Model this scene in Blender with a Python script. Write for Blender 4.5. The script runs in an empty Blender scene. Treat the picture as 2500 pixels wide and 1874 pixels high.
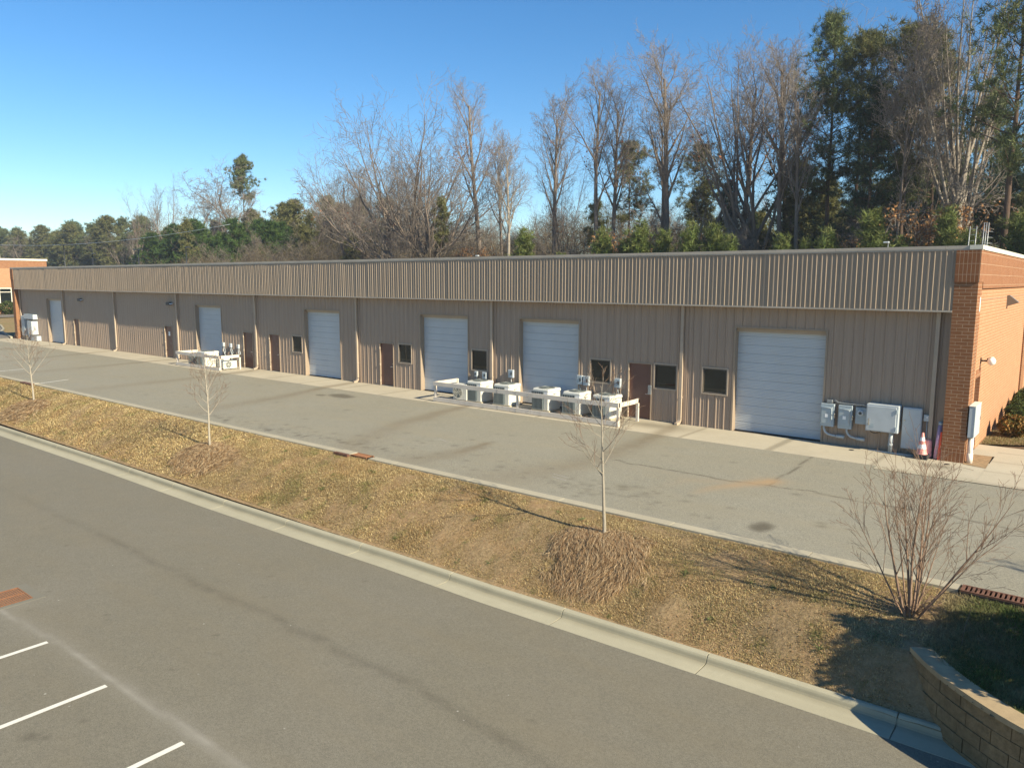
import bpy, math, random
import numpy as np
from mathutils import Vector, Matrix

sc = bpy.context.scene
COL = sc.collection
R = math.radians

# ------------------------------------------------------------------ camera
cam_d = bpy.data.cameras.new("camera")
cam_o = bpy.data.objects.new("camera", cam_d)
COL.objects.link(cam_o)
YAW, PITCH, ROLL = -0.676461, 0.135172, 0.002506
fw = Vector((math.sin(YAW)*math.cos(PITCH), math.cos(YAW)*math.cos(PITCH), -math.sin(PITCH)))
rt = Vector((math.cos(YAW), -math.sin(YAW), 0))
up = rt.cross(fw)
rt, up = rt*math.cos(ROLL)+up*math.sin(ROLL), -rt*math.sin(ROLL)+up*math.cos(ROLL)
m3 = Matrix((rt, up, -fw)).transposed()
cam_o.matrix_world = Matrix.Translation((3.3202, -25.6865, 5.2848)) @ m3.to_4x4()
cam_d.sensor_width = 36.0
cam_d.lens = 1857.5/2500*36
cam_d.clip_start = 0.1
cam_d.clip_end = 6000
sc.camera = cam_o

# ------------------------------------------------------------------ world, sun, exposure
HAZE = 0.0004
SUN = Vector((1.0, -0.105, 0.61)).normalized()
world = bpy.data.worlds.new("World"); sc.world = world
world.use_nodes = True
wn = world.node_tree; wn.nodes.clear()
w_out = wn.nodes.new('ShaderNodeOutputWorld'); w_bg = wn.nodes.new('ShaderNodeBackground')
sky = wn.nodes.new('ShaderNodeTexSky'); sky.sky_type = 'NISHITA'; sky.sun_disc = False
sky.sun_elevation = math.asin(SUN.z); sky.sun_rotation = math.atan2(SUN.x, SUN.y)
sky.air_density = 1.0; sky.dust_density = 0.0; sky.ozone_density = 3.0; sky.altitude = 250
w_bg.inputs['Strength'].default_value = 0.077
hs = wn.nodes.new('ShaderNodeHueSaturation'); hs.inputs['Saturation'].default_value = 1.27; wn.links.new(sky.outputs[0], hs.inputs['Color'])
skmx = wn.nodes.new('ShaderNodeMix'); skmx.data_type = 'RGBA'; skmx.blend_type = 'MULTIPLY'; skmx.inputs[0].default_value = 1.0; skmx.inputs[7].default_value = (0.93, 0.97, 0.99, 1)
wn.links.new(hs.outputs[0], skmx.inputs[6]); wn.links.new(skmx.outputs[2], w_bg.inputs[0]); wn.links.new(w_bg.outputs[0], w_out.inputs[0])
sun_d = bpy.data.lights.new("sun", 'SUN'); sun_d.energy = 5.0; sun_d.angle = R(0.5); sun_d.color = (1.0, 0.90, 0.68)
sun_o = bpy.data.objects.new("sun", sun_d); COL.objects.link(sun_o)
sun_o.location = (60, -10, 60)
sun_o.rotation_euler = (-SUN).to_track_quat('-Z', 'Y').to_euler()
sc.view_settings.view_transform = 'Standard'
sc.view_settings.look = 'None'
sc.view_settings.exposure = 1.05
sc.view_settings.gamma = 1.0
sc.view_settings.use_curve_mapping = False

# ------------------------------------------------------------------ helpers
def tag(o, label=None, cat=None, group=None, kind=None):
    if label: o['label'] = label
    if cat: o['category'] = cat
    if group: o['group'] = group
    if kind: o['kind'] = kind
    return o
def empty(name, loc=(0,0,0), rz=0.0):
    o = bpy.data.objects.new(name, None); COL.objects.link(o)
    o.location = loc; o.rotation_euler = (0,0,rz); o.empty_display_size = 0.2
    return o
def children(o): return [c for c in COL.objects if c.parent is o]
KIDS = {}
def copy_tree(o, parent=None):
    c = o.copy(); COL.objects.link(c)
    c.parent = parent
    for ch in KIDS.get(o.name, []):
        copy_tree(ch, c)
    return c
def reg(o):
    if o.parent is not None:
        KIDS.setdefault(o.parent.name, []).append(o)

class MB:
    """collects shapes, builds ONE mesh object"""
    def __init__(s): s.v=[]; s.f=[]; s.uv=None; s.sm=[]
    def quad(s, a,b,c,d, smooth=False):
        n=len(s.v); s.v += [tuple(a),tuple(b),tuple(c),tuple(d)]; s.f.append((n,n+1,n+2,n+3)); s.sm.append(smooth)
    def box(s, x0,x1,y0,y1,z0,z1, bev=0.0):
        if x0>x1: x0,x1=x1,x0
        if y0>y1: y0,y1=y1,y0
        if z0>z1: z0,z1=z1,z0
        n=len(s.v)
        if bev<=0:
            s.v += [(x0,y0,z0),(x1,y0,z0),(x1,y1,z0),(x0,y1,z0),(x0,y0,z1),(x1,y0,z1),(x1,y1,z1),(x0,y1,z1)]
            fs=[(0,3,2,1),(4,5,6,7),(0,1,5,4),(1,2,6,5),(2,3,7,6),(3,0,4,7)]
            s.f += [tuple(n+i for i in q) for q in fs]; s.sm += [False]*6
        else:
            # rounded vertical + top edges : stack of inset octagons
            b=min(bev,(x1-x0)*.49,(y1-y0)*.49,(z1-z0)*.49)
            def ring(i,z):
                return [(x0+b,y0+i,z),(x1-b,y0+i,z),(x1-i,y0+b,z),(x1-i,y1-b,z),(x1-b,y1-i,z),(x0+b,y1-i,z),(x0+i,y1-b,z),(x0+i,y0+b,z)]
            def ring2(z): return [(x0+b,y0+b,z),(x1-b,y0+b,z),(x1-b,y0+b,z),(x1-b,y1-b,z),(x1-b,y1-b,z),(x0+b,y1-b,z),(x0+b,y1-b,z),(x0+b,y0+b,z)]
            rings=[ring(0,z0),ring(0,z1-b),ring(b*.6,z1)]
            for r_ in rings: s.v += r_
            for k in range(2):
                for i in range(8):
                    j=(i+1)%8
                    s.f.append((n+k*8+i,n+k*8+j,n+(k+1)*8+j,n+(k+1)*8+i)); s.sm.append(False)
            s.f.append(tuple(n+16+i for i in range(8))); s.sm.append(False)
            s.f.append(tuple(n+7-i for i in range(8))); s.sm.append(False)
    def obox(s, c, ax, ay, az):
        """oriented box: centre + three half vectors"""
        c=Vector(c); ax=Vector(ax); ay=Vector(ay); az=Vector(az); n=len(s.v)
        for (i,j,k) in [(-1,-1,-1),(1,-1,-1),(1,1,-1),(-1,1,-1),(-1,-1,1),(1,-1,1),(1,1,1),(-1,1,1)]:
            s.v.append(tuple(c+ax*i+ay*j+az*k))
        for q in [(0,3,2,1),(4,5,6,7),(0,1,5,4),(1,2,6,5),(2,3,7,6),(3,0,4,7)]:
            s.f.append(tuple(n+i for i in q)); s.sm.append(False)
    def tube(s, pts, rad, sides=8, cap=True, smooth=True):
        pts=[Vector(p) for p in pts]
        if not hasattr(rad,'__len__'): rad=[rad]*len(pts)
        n0=len(s.v); N=len(pts)
        ref=None
        for i,p in enumerate(pts):
            d=(pts[min(i+1,N-1)]-pts[max(i-1,0)])
            if d.length<1e-9: d=Vector((0,0,1))
            d.normalize()
            if ref is None:
                ref=Vector((1,0,0)) if abs(d.x)<0.8 else Vector((0,1,0))
            u=(ref-d*ref.dot(d)).normalized(); w=d.cross(u); ref=u
            for k in range(sides):
                a=2*math.pi*k/sides
                q=p+(u*math.cos(a)+w*math.sin(a))*rad[i]
                s.v.append((q.x,q.y,q.z))
        for i in range(N-1):
            for k in range(sides):
                j=(k+1)%sides
                s.f.append((n0+i*sides+k,n0+i*sides+j,n0+(i+1)*sides+j,n0+(i+1)*sides+k)); s.sm.append(smooth)
        if cap and sides>2:
            s.f.append(tuple(n0+sides-1-k for k in range(sides))); s.sm.append(False)
            s.f.append(tuple(n0+(N-1)*sides+k for k in range(sides))); s.sm.append(False)
    def cyl(s, c, r, z0, z1, sides=24, r1=None):
        s.tube([(c[0],c[1],z0),(c[0],c[1],z1)],[r,r if r1 is None else r1],sides)
    def ring(s, c, r0, r1, z0, z1, sides=32, axis='z'):
        n=len(s.v)
        for k in range(sides):
            a=2*math.pi*k/sides; ca,sa=math.cos(a),math.sin(a)
            for (r,z) in ((r0,z0),(r1,z0),(r1,z1),(r0,z1)):
                if axis=='z': s.v.append((c[0]+ca*r,c[1]+sa*r,z))
                elif axis=='y': s.v.append((c[0]+ca*r,z,c[1]+sa*r))
                else: s.v.append((z,c[0]+ca*r,c[1]+sa*r))
        for k in range(sides):
            j=(k+1)%sides
            for e in range(4):
                g=(e+1)%4
                s.f.append((n+k*4+e,n+j*4+e,n+j*4+g,n+k*4+g)); s.sm.append(False)
    def lathe(s, prof, c=(0,0,0), sides=20, smooth=True):
        n=len(s.v)
        for (r,z) in prof:
            for k in range(sides):
                a=2*math.pi*k/sides
                s.v.append((c[0]+r*math.cos(a),c[1]+r*math.sin(a),c[2]+z))
        for i in range(len(prof)-1):
            for k in range(sides):
                j=(k+1)%sides
                s.f.append((n+i*sides+k,n+i*sides+j,n+(i+1)*sides+j,n+(i+1)*sides+k)); s.sm.append(smooth)
    def prism(s, poly, z0, z1):
        n=len(s.v); m=len(poly)
        s.v += [(p[0],p[1],z0) for p in poly]+[(p[0],p[1],z1) for p in poly]
        s.f.append(tuple(n+m-1-i for i in range(m))); s.f.append(tuple(n+m+i for i in range(m))); s.sm+=[False,False]
        for i in range(m):
            j=(i+1)%m; s.f.append((n+i,n+j,n+m+j,n+m+i)); s.sm.append(False)
    def build(s, name, mat, parent=None, uvbox=False, loc=None):
        me=bpy.data.meshes.new(name); me.from_pydata(s.v,[],s.f)
        me.polygons.foreach_set('use_smooth', s.sm)
        if uvbox:
            uvl=me.uv_layers.new(name='UVMap')
            for p in me.polygons:
                nx,ny,nz=abs(p.normal.x),abs(p.normal.y),abs(p.normal.z)
                for li in p.loop_indices:
                    co=me.vertices[me.loops[li].vertex_index].co
                    if nx>=ny and nx>=nz: uv=(co.y,co.z)
                    elif ny>=nz: uv=(co.x,co.z)
                    else: uv=(co.x,co.y)
                    uvl.data[li].uv=uv
        me.materials.append(mat); me.update()
        o=bpy.data.objects.new(name,me); COL.objects.link(o)
        if parent is not None: o.parent=parent; reg(o)
        if loc is not None: o.location=loc
        return o

def np_mesh(name, V, F, mat, parent=None, attr=None, smooth=False):
    """V (n,3) array, F (m,k) int array"""
    me=bpy.data.meshes.new(name)
    V=np.ascontiguousarray(V,dtype=np.float32); F=np.ascontiguousarray(F,dtype=np.int32)
    m,k=F.shape
    me.vertices.add(len(V)); me.vertices.foreach_set('co',V.ravel())
    me.loops.add(m*k); me.loops.foreach_set('vertex_index',F.ravel())
    me.polygons.add(m); me.polygons.foreach_set('loop_start',np.arange(0,m*k,k,dtype=np.int32))
    me.polygons.foreach_set('loop_total',np.full(m,k,dtype=np.int32))
    me.polygons.foreach_set('use_smooth',np.full(m,bool(smooth)))
    me.update(calc_edges=True)
    if attr:
        for nm,arr in attr.items():
            arr=np.asarray(arr,dtype=np.float32)
            if arr.ndim==2:
                a=me.color_attributes.new(name=nm,type='FLOAT_COLOR',domain='POINT')
                if arr.shape[1]==3: arr=np.concatenate([arr,np.ones((len(arr),1),np.float32)],1)
                a.data.foreach_set('color',np.ascontiguousarray(arr).ravel())
            else:
                a=me.attributes.new(name=nm,type='FLOAT',domain='POINT'); a.data.foreach_set('value',arr)
    me.materials.append(mat); me.validate()
    o=bpy.data.objects.new(name,me); COL.objects.link(o)
    if parent is not None: o.parent=parent; reg(o)
    return o

# ------------------------------------------------------------------ materials
class NT:
    def __init__(s,name):
        s.m=bpy.data.materials.new(name); s.m.use_nodes=True; s.t=s.m.node_tree; s.b=s.t.nodes['Principled BSDF']
    def n(s,typ,**kw):
        x=s.t.nodes.new(typ)
        for k,v in kw.items():
            if k in x.inputs: x.inputs[k].default_value=v
            else: setattr(x,k,v)
        return x
    def l(s,a,b): s.t.links.new(a,b)
    def coords(s,kind='Object'): return s.n('ShaderNodeTexCoord').outputs[kind]
    def noise(s,scale,detail=4,rough=.55,vec=None,dist=0.0):
        x=s.n('ShaderNodeTexNoise'); x.inputs['Scale'].default_value=scale; x.inputs['Detail'].default_value=detail
        x.inputs['Roughness'].default_value=rough; x.inputs['Distortion'].default_value=dist
        s.l(vec if vec is not None else s.coords(),x.inputs['Vector']); return x.outputs['Fac']
    def ramp(s,fac,stops):
        x=s.n('ShaderNodeValToRGB'); cr=x.color_ramp
        while len(cr.elements)<len(stops): cr.elements.new(.5)
        for e,(p,c) in zip(cr.elements,stops):
            e.position=p; e.color=(c,c,c,1) if not hasattr(c,'__len__') else (*c,1)
        s.l(fac,x.inputs['Fac']); return x.outputs['Color']
    def mix(s,fac,a,b,mode='MIX'):
        x=s.n('ShaderNodeMix'); x.data_type='RGBA'; x.blend_type=mode
        for inp,val in ((x.inputs[0],fac),(x.inputs[6],a),(x.inputs[7],b)):
            if hasattr(val,'is_linked') or hasattr(val,'links'): s.l(val,inp)
            elif hasattr(val,'__len__'): inp.default_value=(*val,1) if len(val)==3 else val
            else: inp.default_value=val
        return x.outputs[2]
    def bump(s,h,strength=.3,dist=.01):
        x=s.n('ShaderNodeBump'); x.inputs['Strength'].default_value=strength; x.inputs['Distance'].default_value=dist
        s.l(h,x.inputs['Height']); s.l(x.outputs[0],s.b.inputs['Normal'])
    def attr(s,name,out='Fac'):
        x=s.n('ShaderNodeAttribute'); x.attribute_name=name; return x.outputs[out]
    def math(s,op,a,b=0.0):
        x=s.n('ShaderNodeMath'); x.operation=op
        for i,val in enumerate((a,b)):
            if hasattr(val,'links'): s.l(val,x.inputs[i])
            else: x.inputs[i].default_value=val
        return x.outputs[0]
    def mapping(s,scale,kind='Object'):
        x=s.n('ShaderNodeMapping'); s.l(s.coords(kind),x.inputs['Vector']); x.inputs['Scale'].default_value=scale; return x.outputs[0]
    def fin(s,col=None,rough=.6,metal=0.0,spec=.5):
        if col is not None:
            if hasattr(col,'links'): s.l(col,s.b.inputs['Base Color'])
            else: s.b.inputs['Base Color'].default_value=(*col,1)
        s.b.inputs['Roughness'].default_value=rough; s.b.inputs['Metallic'].default_value=metal
        s.b.inputs['Specular IOR Level'].default_value=spec
        return s.m

def painted(name, c, var=.12, scale=3.0, rough=.5, metal=0.0, bump=0.0, dirt=None, spec=.5):
    t=NT(name); n=t.noise(scale,5,.6)
    a=tuple(x*(1-var) for x in c); b=tuple(min(1,x*(1+var)) for x in c)
    col=t.mix(t.ramp(n,[(.3,0),(.7,1)]),a,b)
    if dirt:
        n2=t.noise(scale*3.3,6,.7); col=t.mix(t.ramp(n2,[(.55,0),(.75,.6)]),col,dirt)
    if bump: t.bump(t.noise(60,3),bump,.004)
    return t.fin(col,rough,metal,spec)

def panel_mat(name, c):
    t=NT(name)
    # streaky vertical weathering
    st=t.noise(1.0,5,.6,t.mapping((9,9,.35)))
    lo=t.noise(.35,3)
    gr=t.noise(2.2,6,.65,t.mapping((1,1,2.5)))
    col=t.mix(t.ramp(st,[(.3,0),(.75,1)]),tuple(x*.86 for x in c),tuple(x*1.1 for x in c))
    col=t.mix(t.ramp(lo,[(.35,0),(.7,.35)]),col,tuple(x*.9 for x in (c[0]*1.05,c[1]*.98,c[2]*.9)))
    col=t.mix(t.ramp(gr,[(.62,0),(.8,.35)]),col,(c[0]*.62,c[1]*.58,c[2]*.52))
    sep=t.n('ShaderNodeSeparateXYZ'); t.l(t.coords(),sep.inputs[0])
    t.bump(t.noise(3.0,2),.25,.02)
    return t.fin(col,.45,0,.4)
M={}
M['panel']=panel_mat('wall_panel_paint',(.345,.258,.194))
M['fascia']=panel_mat('fascia_paint',(.315,.245,.18))
M['trim']=painted('tan_trim_paint',(.40,.315,.235),.08,2,.5)
M['trim_dark']=painted('brown_grey_trim',(.20,.165,.13),.1,2,.45)
M['coping']=painted('coping_metal',(.42,.36,.29),.12,1.2,.4)
M['coping_light']=painted('coping_light_metal',(.62,.58,.48),.06,1.2,.4)
M['ohdoor']=painted('white_door_enamel',(.47,.50,.52),.05,.8,.4,dirt=(.5,.5,.48))
M['door']=painted('brown_door_paint',(.135,.062,.045),.1,1.5,.42)
M['frame_dark']=painted('bronze_window_frame',(.10,.085,.07),.1,3,.4)
M['spout']=painted('downspout_paint',(.40,.315,.235),.08,1.5,.45)
M['white']=painted('white_metal_paint',(.72,.66,.58),.06,3,.45,dirt=(.5,.42,.33))
M['fence']=painted('off_white_steel_paint',(.60,.53,.45),.08,2.2,.5,dirt=(.38,.27,.19))
M['ac']=painted('condenser_cream_enamel',(.58,.57,.51),.05,3,.42)
M['ac_dark']=painted('condenser_dark_coil',(.045,.065,.075),.3,20,.5)
M['ac_slat']=painted('condenser_louver_enamel',(.20,.23,.23),.1,4,.45)
M['fan']=painted('fan_guard_wire',(.13,.145,.14),.2,10,.5)
M['util']=painted('electrical_grey_enamel',(.34,.40,.43),.08,3,.4,dirt=(.26,.28,.28))
M['util2']=painted('pale_grey_enamel',(.42,.455,.475),.06,3,.4)
M['pipe_grey']=painted('grey_conduit_plastic',(.40,.43,.44),.1,6,.45)
M['galv']=painted('galvanised_steel',(.27,.28,.28),.15,12,.45,.4)
M['black']=painted('black_rubber',(.02,.02,.02),.2,10,.7)
M['white_lbl']=painted('white_label',(.82,.82,.80),.02,5,.5)
M['dark_lbl']=painted('dark_emblem',(.06,.065,.06),.1,5,.5)
M['chrome']=painted('brushed_metal',(.6,.58,.55),.05,8,.25,.9)
M['cone']=painted('cone_orange_plastic',(.66,.26,.22),.1,6,.5,dirt=(.75,.25,.2))
M['cone_w']=painted('reflective_white_band',(.8,.76,.74),.05,6,.35)
M['orange']=painted('orange_plastic_mesh',(.85,.10,.03),.1,6,.5)
M['lilac']=painted('faded_purple_banner',(.42,.30,.42),.1,6,.6)
M['pinkp']=painted('faded_pink_plastic',(.62,.30,.28),.15,4,.5)
M['rust']=painted('rusty_iron',(.13,.058,.034),.35,9,.85,dirt=(.10,.045,.03))
M['rust_bright']=painted('orange_rust_iron',(.24,.105,.045),.25,12,.85,dirt=(.24,.09,.035))
M['rust_dark']=painted('dark_pit',(.012,.009,.008),.2,5,.9)
M['lamp_black']=painted('black_lamp_housing',(.02,.022,.025),.2,8,.4)
M['globe']=painted('white_glass_globe',(.85,.84,.80),.02,5,.2)
t=NT('lamp_lens'); M['lens']=t.fin((.55,.58,.6),.15)
t=NT('window_glass'); t.b.inputs['IOR'].default_value=1.5
t.b.inputs['IOR'].default_value=1.42; M['glass']=t.fin((.010,.014,.013),.02,0,1.0)
M['paint_line']=painted('white_line_paint',(.66,.63,.55),.08,5,.7,dirt=(.4,.38,.34))
M['paint_faded']=painted('faded_line_paint',(.30,.28,.25),.08,5,.8,dirt=(.16,.15,.135))

def brick_mat(name, bw, rh, off, c1, c2, mortar, msize=.007):
    t=NT(name)
    b=t.n('ShaderNodeTexBrick'); b.offset=off; b.offset_frequency=2; b.squash=1.0
    b.inputs['Scale'].default_value=1.0; b.inputs['Brick Width'].default_value=bw; b.inputs['Row Height'].default_value=rh
    b.inputs['Mortar Size'].default_value=msize; b.inputs['Mortar Smooth'].default_value=.1; b.inputs['Bias'].default_value=0
    b.inputs['Color1'].default_value=(*c1,1); b.inputs['Color2'].default_value=(*c2,1); b.inputs['Mortar'].default_value=(*mortar,1)
    t.l(t.coords('UV'),b.inputs['Vector'])
    n=t.noise(3.0,6,.7); col=t.mix(t.ramp(n,[(.35,0),(.7,.4)]),b.outputs['Color'],tuple(x*.72 for x in c1))
    n2=t.noise(45,3,.6); col=t.mix(t.ramp(n2,[(.5,0),(.8,.3)]),col,tuple(min(1,x*1.35) for x in c2))
    inv=t.math('SUBTRACT',1.0,b.outputs['Fac'])
    t.bump(inv,.5,.006)
    return t.fin(col,.85,0,.2)
M['brick']=brick_mat('utility_brick_shaded',.3048,.1016,.5,(.225,.095,.042),(.26,.117,.055),(.41,.30,.195))  # pier brick, colour darkened to carry the shade on the pier fronts
M['brick_sunlit']=brick_mat('utility_brick_sunlit',.3048,.1016,.5,(.37,.178,.090),(.40,.20,.105),(.53,.375,.245))  # same brick in a lighter colour that carries the sunlight on the end wall
M['soldier']=brick_mat('soldier_brick',.1016,.3048,0,(.21,.085,.038),(.25,.105,.047),(.40,.29,.19))
M['block']=brick_mat('split_face_block',.42,.20,.5,(.25,.165,.085),(.29,.195,.105),(.055,.045,.03),.008)

def asphalt(name, base, tint, scale_speck=90, lowvar=.12, stain=True, bump=.6):
    t=NT(name)
    sp=t.noise(scale_speck,2,.9)
    lo=t.noise(.22,4,.55); mid=t.noise(2.2,5,.6); g2=t.noise(24,3,.75); lo2=t.noise(.6,5,.65,t.mapping((.5,1.6,1)))
    c=t.mix(t.ramp(sp,[(.30,0),(.70,1)]),tuple(x*.62 for x in base),tuple(x*1.40 for x in base))
    c=t.mix(t.ramp(g2,[(.36,.34),(.5,0)]),c,tuple(x*.55 for x in base)); c=t.mix(t.ramp(g2,[(.52,0),(.68,.30)]),c,tuple(x*1.6 for x in base))
    c=t.mix(t.ramp(lo2,[(.45,0),(.75,.35)]),c,(base[0]*1.12,base[1]*1.02,base[2]*.86))
    c=t.mix(t.ramp(lo,[(.3,0),(.7,1)]),c,t.mix(1.0,c,tint,'MULTIPLY'))
    c=t.mix(t.ramp(mid,[(.42,0),(.8,lowvar*2.2)]),c,tuple(x*.72 for x in base))
    vor=t.n('ShaderNodeTexVoronoi'); vor.inputs['Scale'].default_value=3.2; t.l(t.coords(),vor.inputs['Vector'])
    fleck=t.ramp(vor.outputs['Distance'],[(.0,1),(.07,0)])
    vr=t.ramp(t.noise(3.1,1),[(.62,0),(.64,1)])
    c=t.mix(t.math('MULTIPLY',fleck,vr),c,(.55,.52,.46))
    if stain:
        c=t.mix(t.attr('dark'),c,(base[0]*.36,base[1]*.33,base[2]*.30))
        c=t.mix(t.attr('brown'),c,(.155,.115,.068))
        c=t.mix(t.attr('sand'),c,(.33,.225,.125))
        c=t.mix(t.attr('pale'),c,(.27,.25,.21))
    t.bump(sp,bump,.012)
    return t.fin(c,.88,0,.25)
M['asphalt_up']=asphalt('worn_asphalt',(.242,.226,.178),(.95,.94,.91),46)
M['asphalt_low']=asphalt('newer_asphalt',(.172,.157,.122),(.95,.94,.90),60,.12)
M['asphalt_far']=asphalt('far_asphalt',(.165,.152,.128),(.92,.92,.95),60,.1,False)

def concrete(name, base, stain=False):
    t=NT(name)
    lo=t.noise(.6,5,.6); sp=t.noise(60,3,.7); mid=t.noise(4,6,.7)
    c=t.mix(t.ramp(lo,[(.3,0),(.72,1)]),tuple(x*.84 for x in base),base)
    c=t.mix(t.ramp(mid,[(.5,0),(.8,.5)]),c,tuple(x*.7 for x in base))
    c=t.mix(t.ramp(sp,[(.35,.25),(.65,0)]),c,tuple(x*.6 for x in base))
    if stain:
        c=t.mix(t.attr('dark'),c,(.10,.085,.055))
        c=t.mix(t.attr('brown'),c,(.16,.12,.07))
    t.bump(sp,.25,.004)
    return t.fin(c,.85,0,.25)
M['apron']=concrete('apron_concrete',(.46,.405,.305),True)
M['kerb']=concrete('kerb_concrete',(.40,.365,.262),True)
M['collar']=concrete('dusty_collar_concrete',(.20,.185,.145))
M['kerb_old']=concrete('old_kerb_concrete',(.41,.365,.27))

t=NT('dry_bank_soil')
a=t.noise(.8,5,.6); b=t.noise(14,6,.75); cth=t.noise(2.2,4)
c=t.mix(t.ramp(b,[(.3,0),(.72,1)]),(.17,.115,.06),(.36,.26,.145))
c=t.mix(t.ramp(a,[(.45,0),(.75,.6)]),c,(.36,.22,.115))
c=t.mix(t.ramp(cth,[(.62,0),(.78,.4)]),c,(.10,.105,.035))
t.bump(b,.8,.04); M['bank']=t.fin(c,.95,0,.1)
t=NT('lawn_ground')
a=t.noise(.25,5,.6); b=t.noise(6,6,.75)
c=t.mix(t.ramp(b,[(.3,0),(.72,1)]),(.16,.11,.05),(.33,.25,.13))
c=t.mix(t.ramp(a,[(.5,0),(.7,.8)]),c,(.17,.17,.06))
t.bump(b,.6,.04); M['lawn']=t.fin(c,.95,0,.1)
t=NT('forest_floor')
a=t.noise(.15,5,.6); b=t.noise(3,6,.75)
c=t.mix(t.ramp(b,[(.3,0),(.72,1)]),(.05,.033,.02),(.16,.10,.06))
t.bump(b,.6,.1); M['floor']=t.fin(c,.95,0,.1)
M['dirt']=painted('bare_dirt',(.26,.17,.085),.3,8,.95,dirt=(.14,.12,.05))

def blade_mat(name, rough=.8, transl=.25, hue=None):
    t=NT(name); c=t.attr('col','Color')
    oi=t.n('ShaderNodeObjectInfo')
    c2=t.mix(t.math('MULTIPLY',oi.outputs['Random'],.45),c,t.mix(1.0,c,(.62,.68,.62),'MULTIPLY'))
    t.l(c2,t.b.inputs['Base Color']); t.b.inputs['Roughness'].default_value=rough; t.b.inputs['Specular IOR Level'].default_value=.2
    tr=t.n('ShaderNodeBsdfTranslucent'); t.l(c2,tr.inputs['Color'])
    mx=t.n('ShaderNodeMixShader'); mx.inputs[0].default_value=transl
    t.l(t.b.outputs[0],mx.inputs[1]); t.l(tr.outputs[0],mx.inputs[2])
    t.l(mx.outputs[0],t.t.nodes['Material Output'].inputs['Surface'])
    return t.m
M['blade']=blade_mat('grass_blades',.85,.2)
M['needle']=blade_mat('pine_needles',.6,.2)
M['leaf']=blade_mat('dry_leaves',.8,.25)

def bark(name,c1,c2,scale=2.0):
    t=NT(name); n=t.noise(1.0,6,.7,t.mapping((scale*4,scale*4,scale)))
    lo=t.noise(.3,3)
    oi=t.n('ShaderNodeObjectInfo')
    c=t.mix(t.ramp(n,[(.3,0),(.7,1)]),c1,c2)
    c=t.mix(t.ramp(lo,[(.3,0),(.7,.5)]),c,tuple(x*.7 for x in c1))
    c=t.mix(t.math('MULTIPLY',oi.outputs['Random'],.5),c,tuple(x*.55 for x in c1))
    t.bump(n,.5,.03); return t.fin(c,.9,0,.1)
M['bark_grey']=bark('grey_bark',(.16,.125,.10),(.33,.265,.215))
M['bark_pale']=bark('pale_bark',(.25,.215,.175),(.42,.37,.31))
M['bark_pine']=bark('pine_bark',(.075,.05,.038),(.20,.135,.10))
M['twig']=bark('fine_twigs',(.19,.16,.135),(.35,.30,.255))
M['sap_bark']=bark('young_smooth_bark',(.30,.26,.20),(.46,.41,.33),8)
M['sap_twig']=bark('young_twigs',(.20,.125,.085),(.34,.24,.17),8)
M['brush']=bark('brown_brush',(.105,.085,.055),(.27,.215,.145))
print('materials ok')

# ------------------------------------------------------------------ terrain heights
def ss(a,b,x):
    t_=np.clip((x-a)/(b-a),0,1); return t_*t_*(3-2*t_)
BK_Y=np.array([-13.62,-13.45,-12.8,-12.0,-11.2,-10.62]); BK_Z=np.array([-1.28,-1.245,-.90,-.50,-.29,-.205])
RK_Z=np.array([-1.28,-1.245,-.56,-.42,-.30,-.205])
WALLP=[(1.14,-12.80),(1.30,-13.03),(1.50,-13.30),(1.82,-13.63),(2.13,-13.90),(2.47,-14.16),(2.80,-14.36),(3.3,-14.60),(4.0,-14.82),(5.2,-15.02),(7.0,-15.15),(10.0,-15.2)]
WX=np.array([p[0] for p in WALLP]); WY=np.array([p[1] for p in WALLP])
def bankz(x,y):
    x=np.asarray(x,float); y=np.asarray(y,float)
    z0=np.interp(y,BK_Y,BK_Z); z1=np.interp(y,BK_Y,RK_Z)
    w=ss(-2.0,1.0,x)
    z=z0*(1-w)+z1*w
    for (mx,my,r,h) in ((-5.25,-12.05,1.4,.09),(-20.9,-12.35,1.4,.08),(-36.7,-12.4,1.4,.07)):
        z=z+h*np.exp(-(((x-mx)/r)**2+((y-my)/(r*.7))**2)*1.4)
    # level terrace behind the block wall
    yw=np.interp(x,WX,WY)
    zt=-.505+(.265)*ss(-12.9,-10.7,y)
    behind=(x>1.16)&(y>yw+.12)
    return np.where(behind,zt,z)
def lotz(x,y):
    x=np.asarray(x,float); y=np.asarray(y,float)
    return -.02*np.clip(-y-2.3,0,8.3)+.006*np.sin(x*.4)*np.clip(-y-2.3,0,2)/2*0
def groundz(x,y):
    return np.where(y<-10.6,bankz(x,y),lotz(x,y))

def grid(x0,x1,y0,y1,dx,dy):
    nx=int(round((x1-x0)/dx))+1; ny=int(round((y1-y0)/dy))+1
    xs=np.linspace(x0,x1,nx); ys=np.linspace(y0,y1,ny)
    X,Y=np.meshgrid(xs,ys); X=X.ravel(); Y=Y.ravel()
    i=np.arange(ny-1)[:,None]*nx+np.arange(nx-1)[None,:]; i=i.ravel()
    F=np.stack([i,i+1,i+1+nx,i+nx],1)
    return X,Y,F
def vnoise(x,y,scale,seed=0):
    """value noise in numpy"""
    rs=np.random.RandomState(seed); T=rs.rand(256,256)
    x=np.asarray(x)*scale; y=np.asarray(y)*scale
    xi=np.floor(x).astype(int); yi=np.floor(y).astype(int); fx=x-xi; fy=y-yi
    fx=fx*fx*(3-2*fx); fy=fy*fy*(3-2*fy)
    g=lambda a,b: T[a%256,b%256]
    return (g(xi,yi)*(1-fx)+g(xi+1,yi)*fx)*(1-fy)+(g(xi,yi+1)*(1-fx)+g(xi+1,yi+1)*fx)*fy
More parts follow.
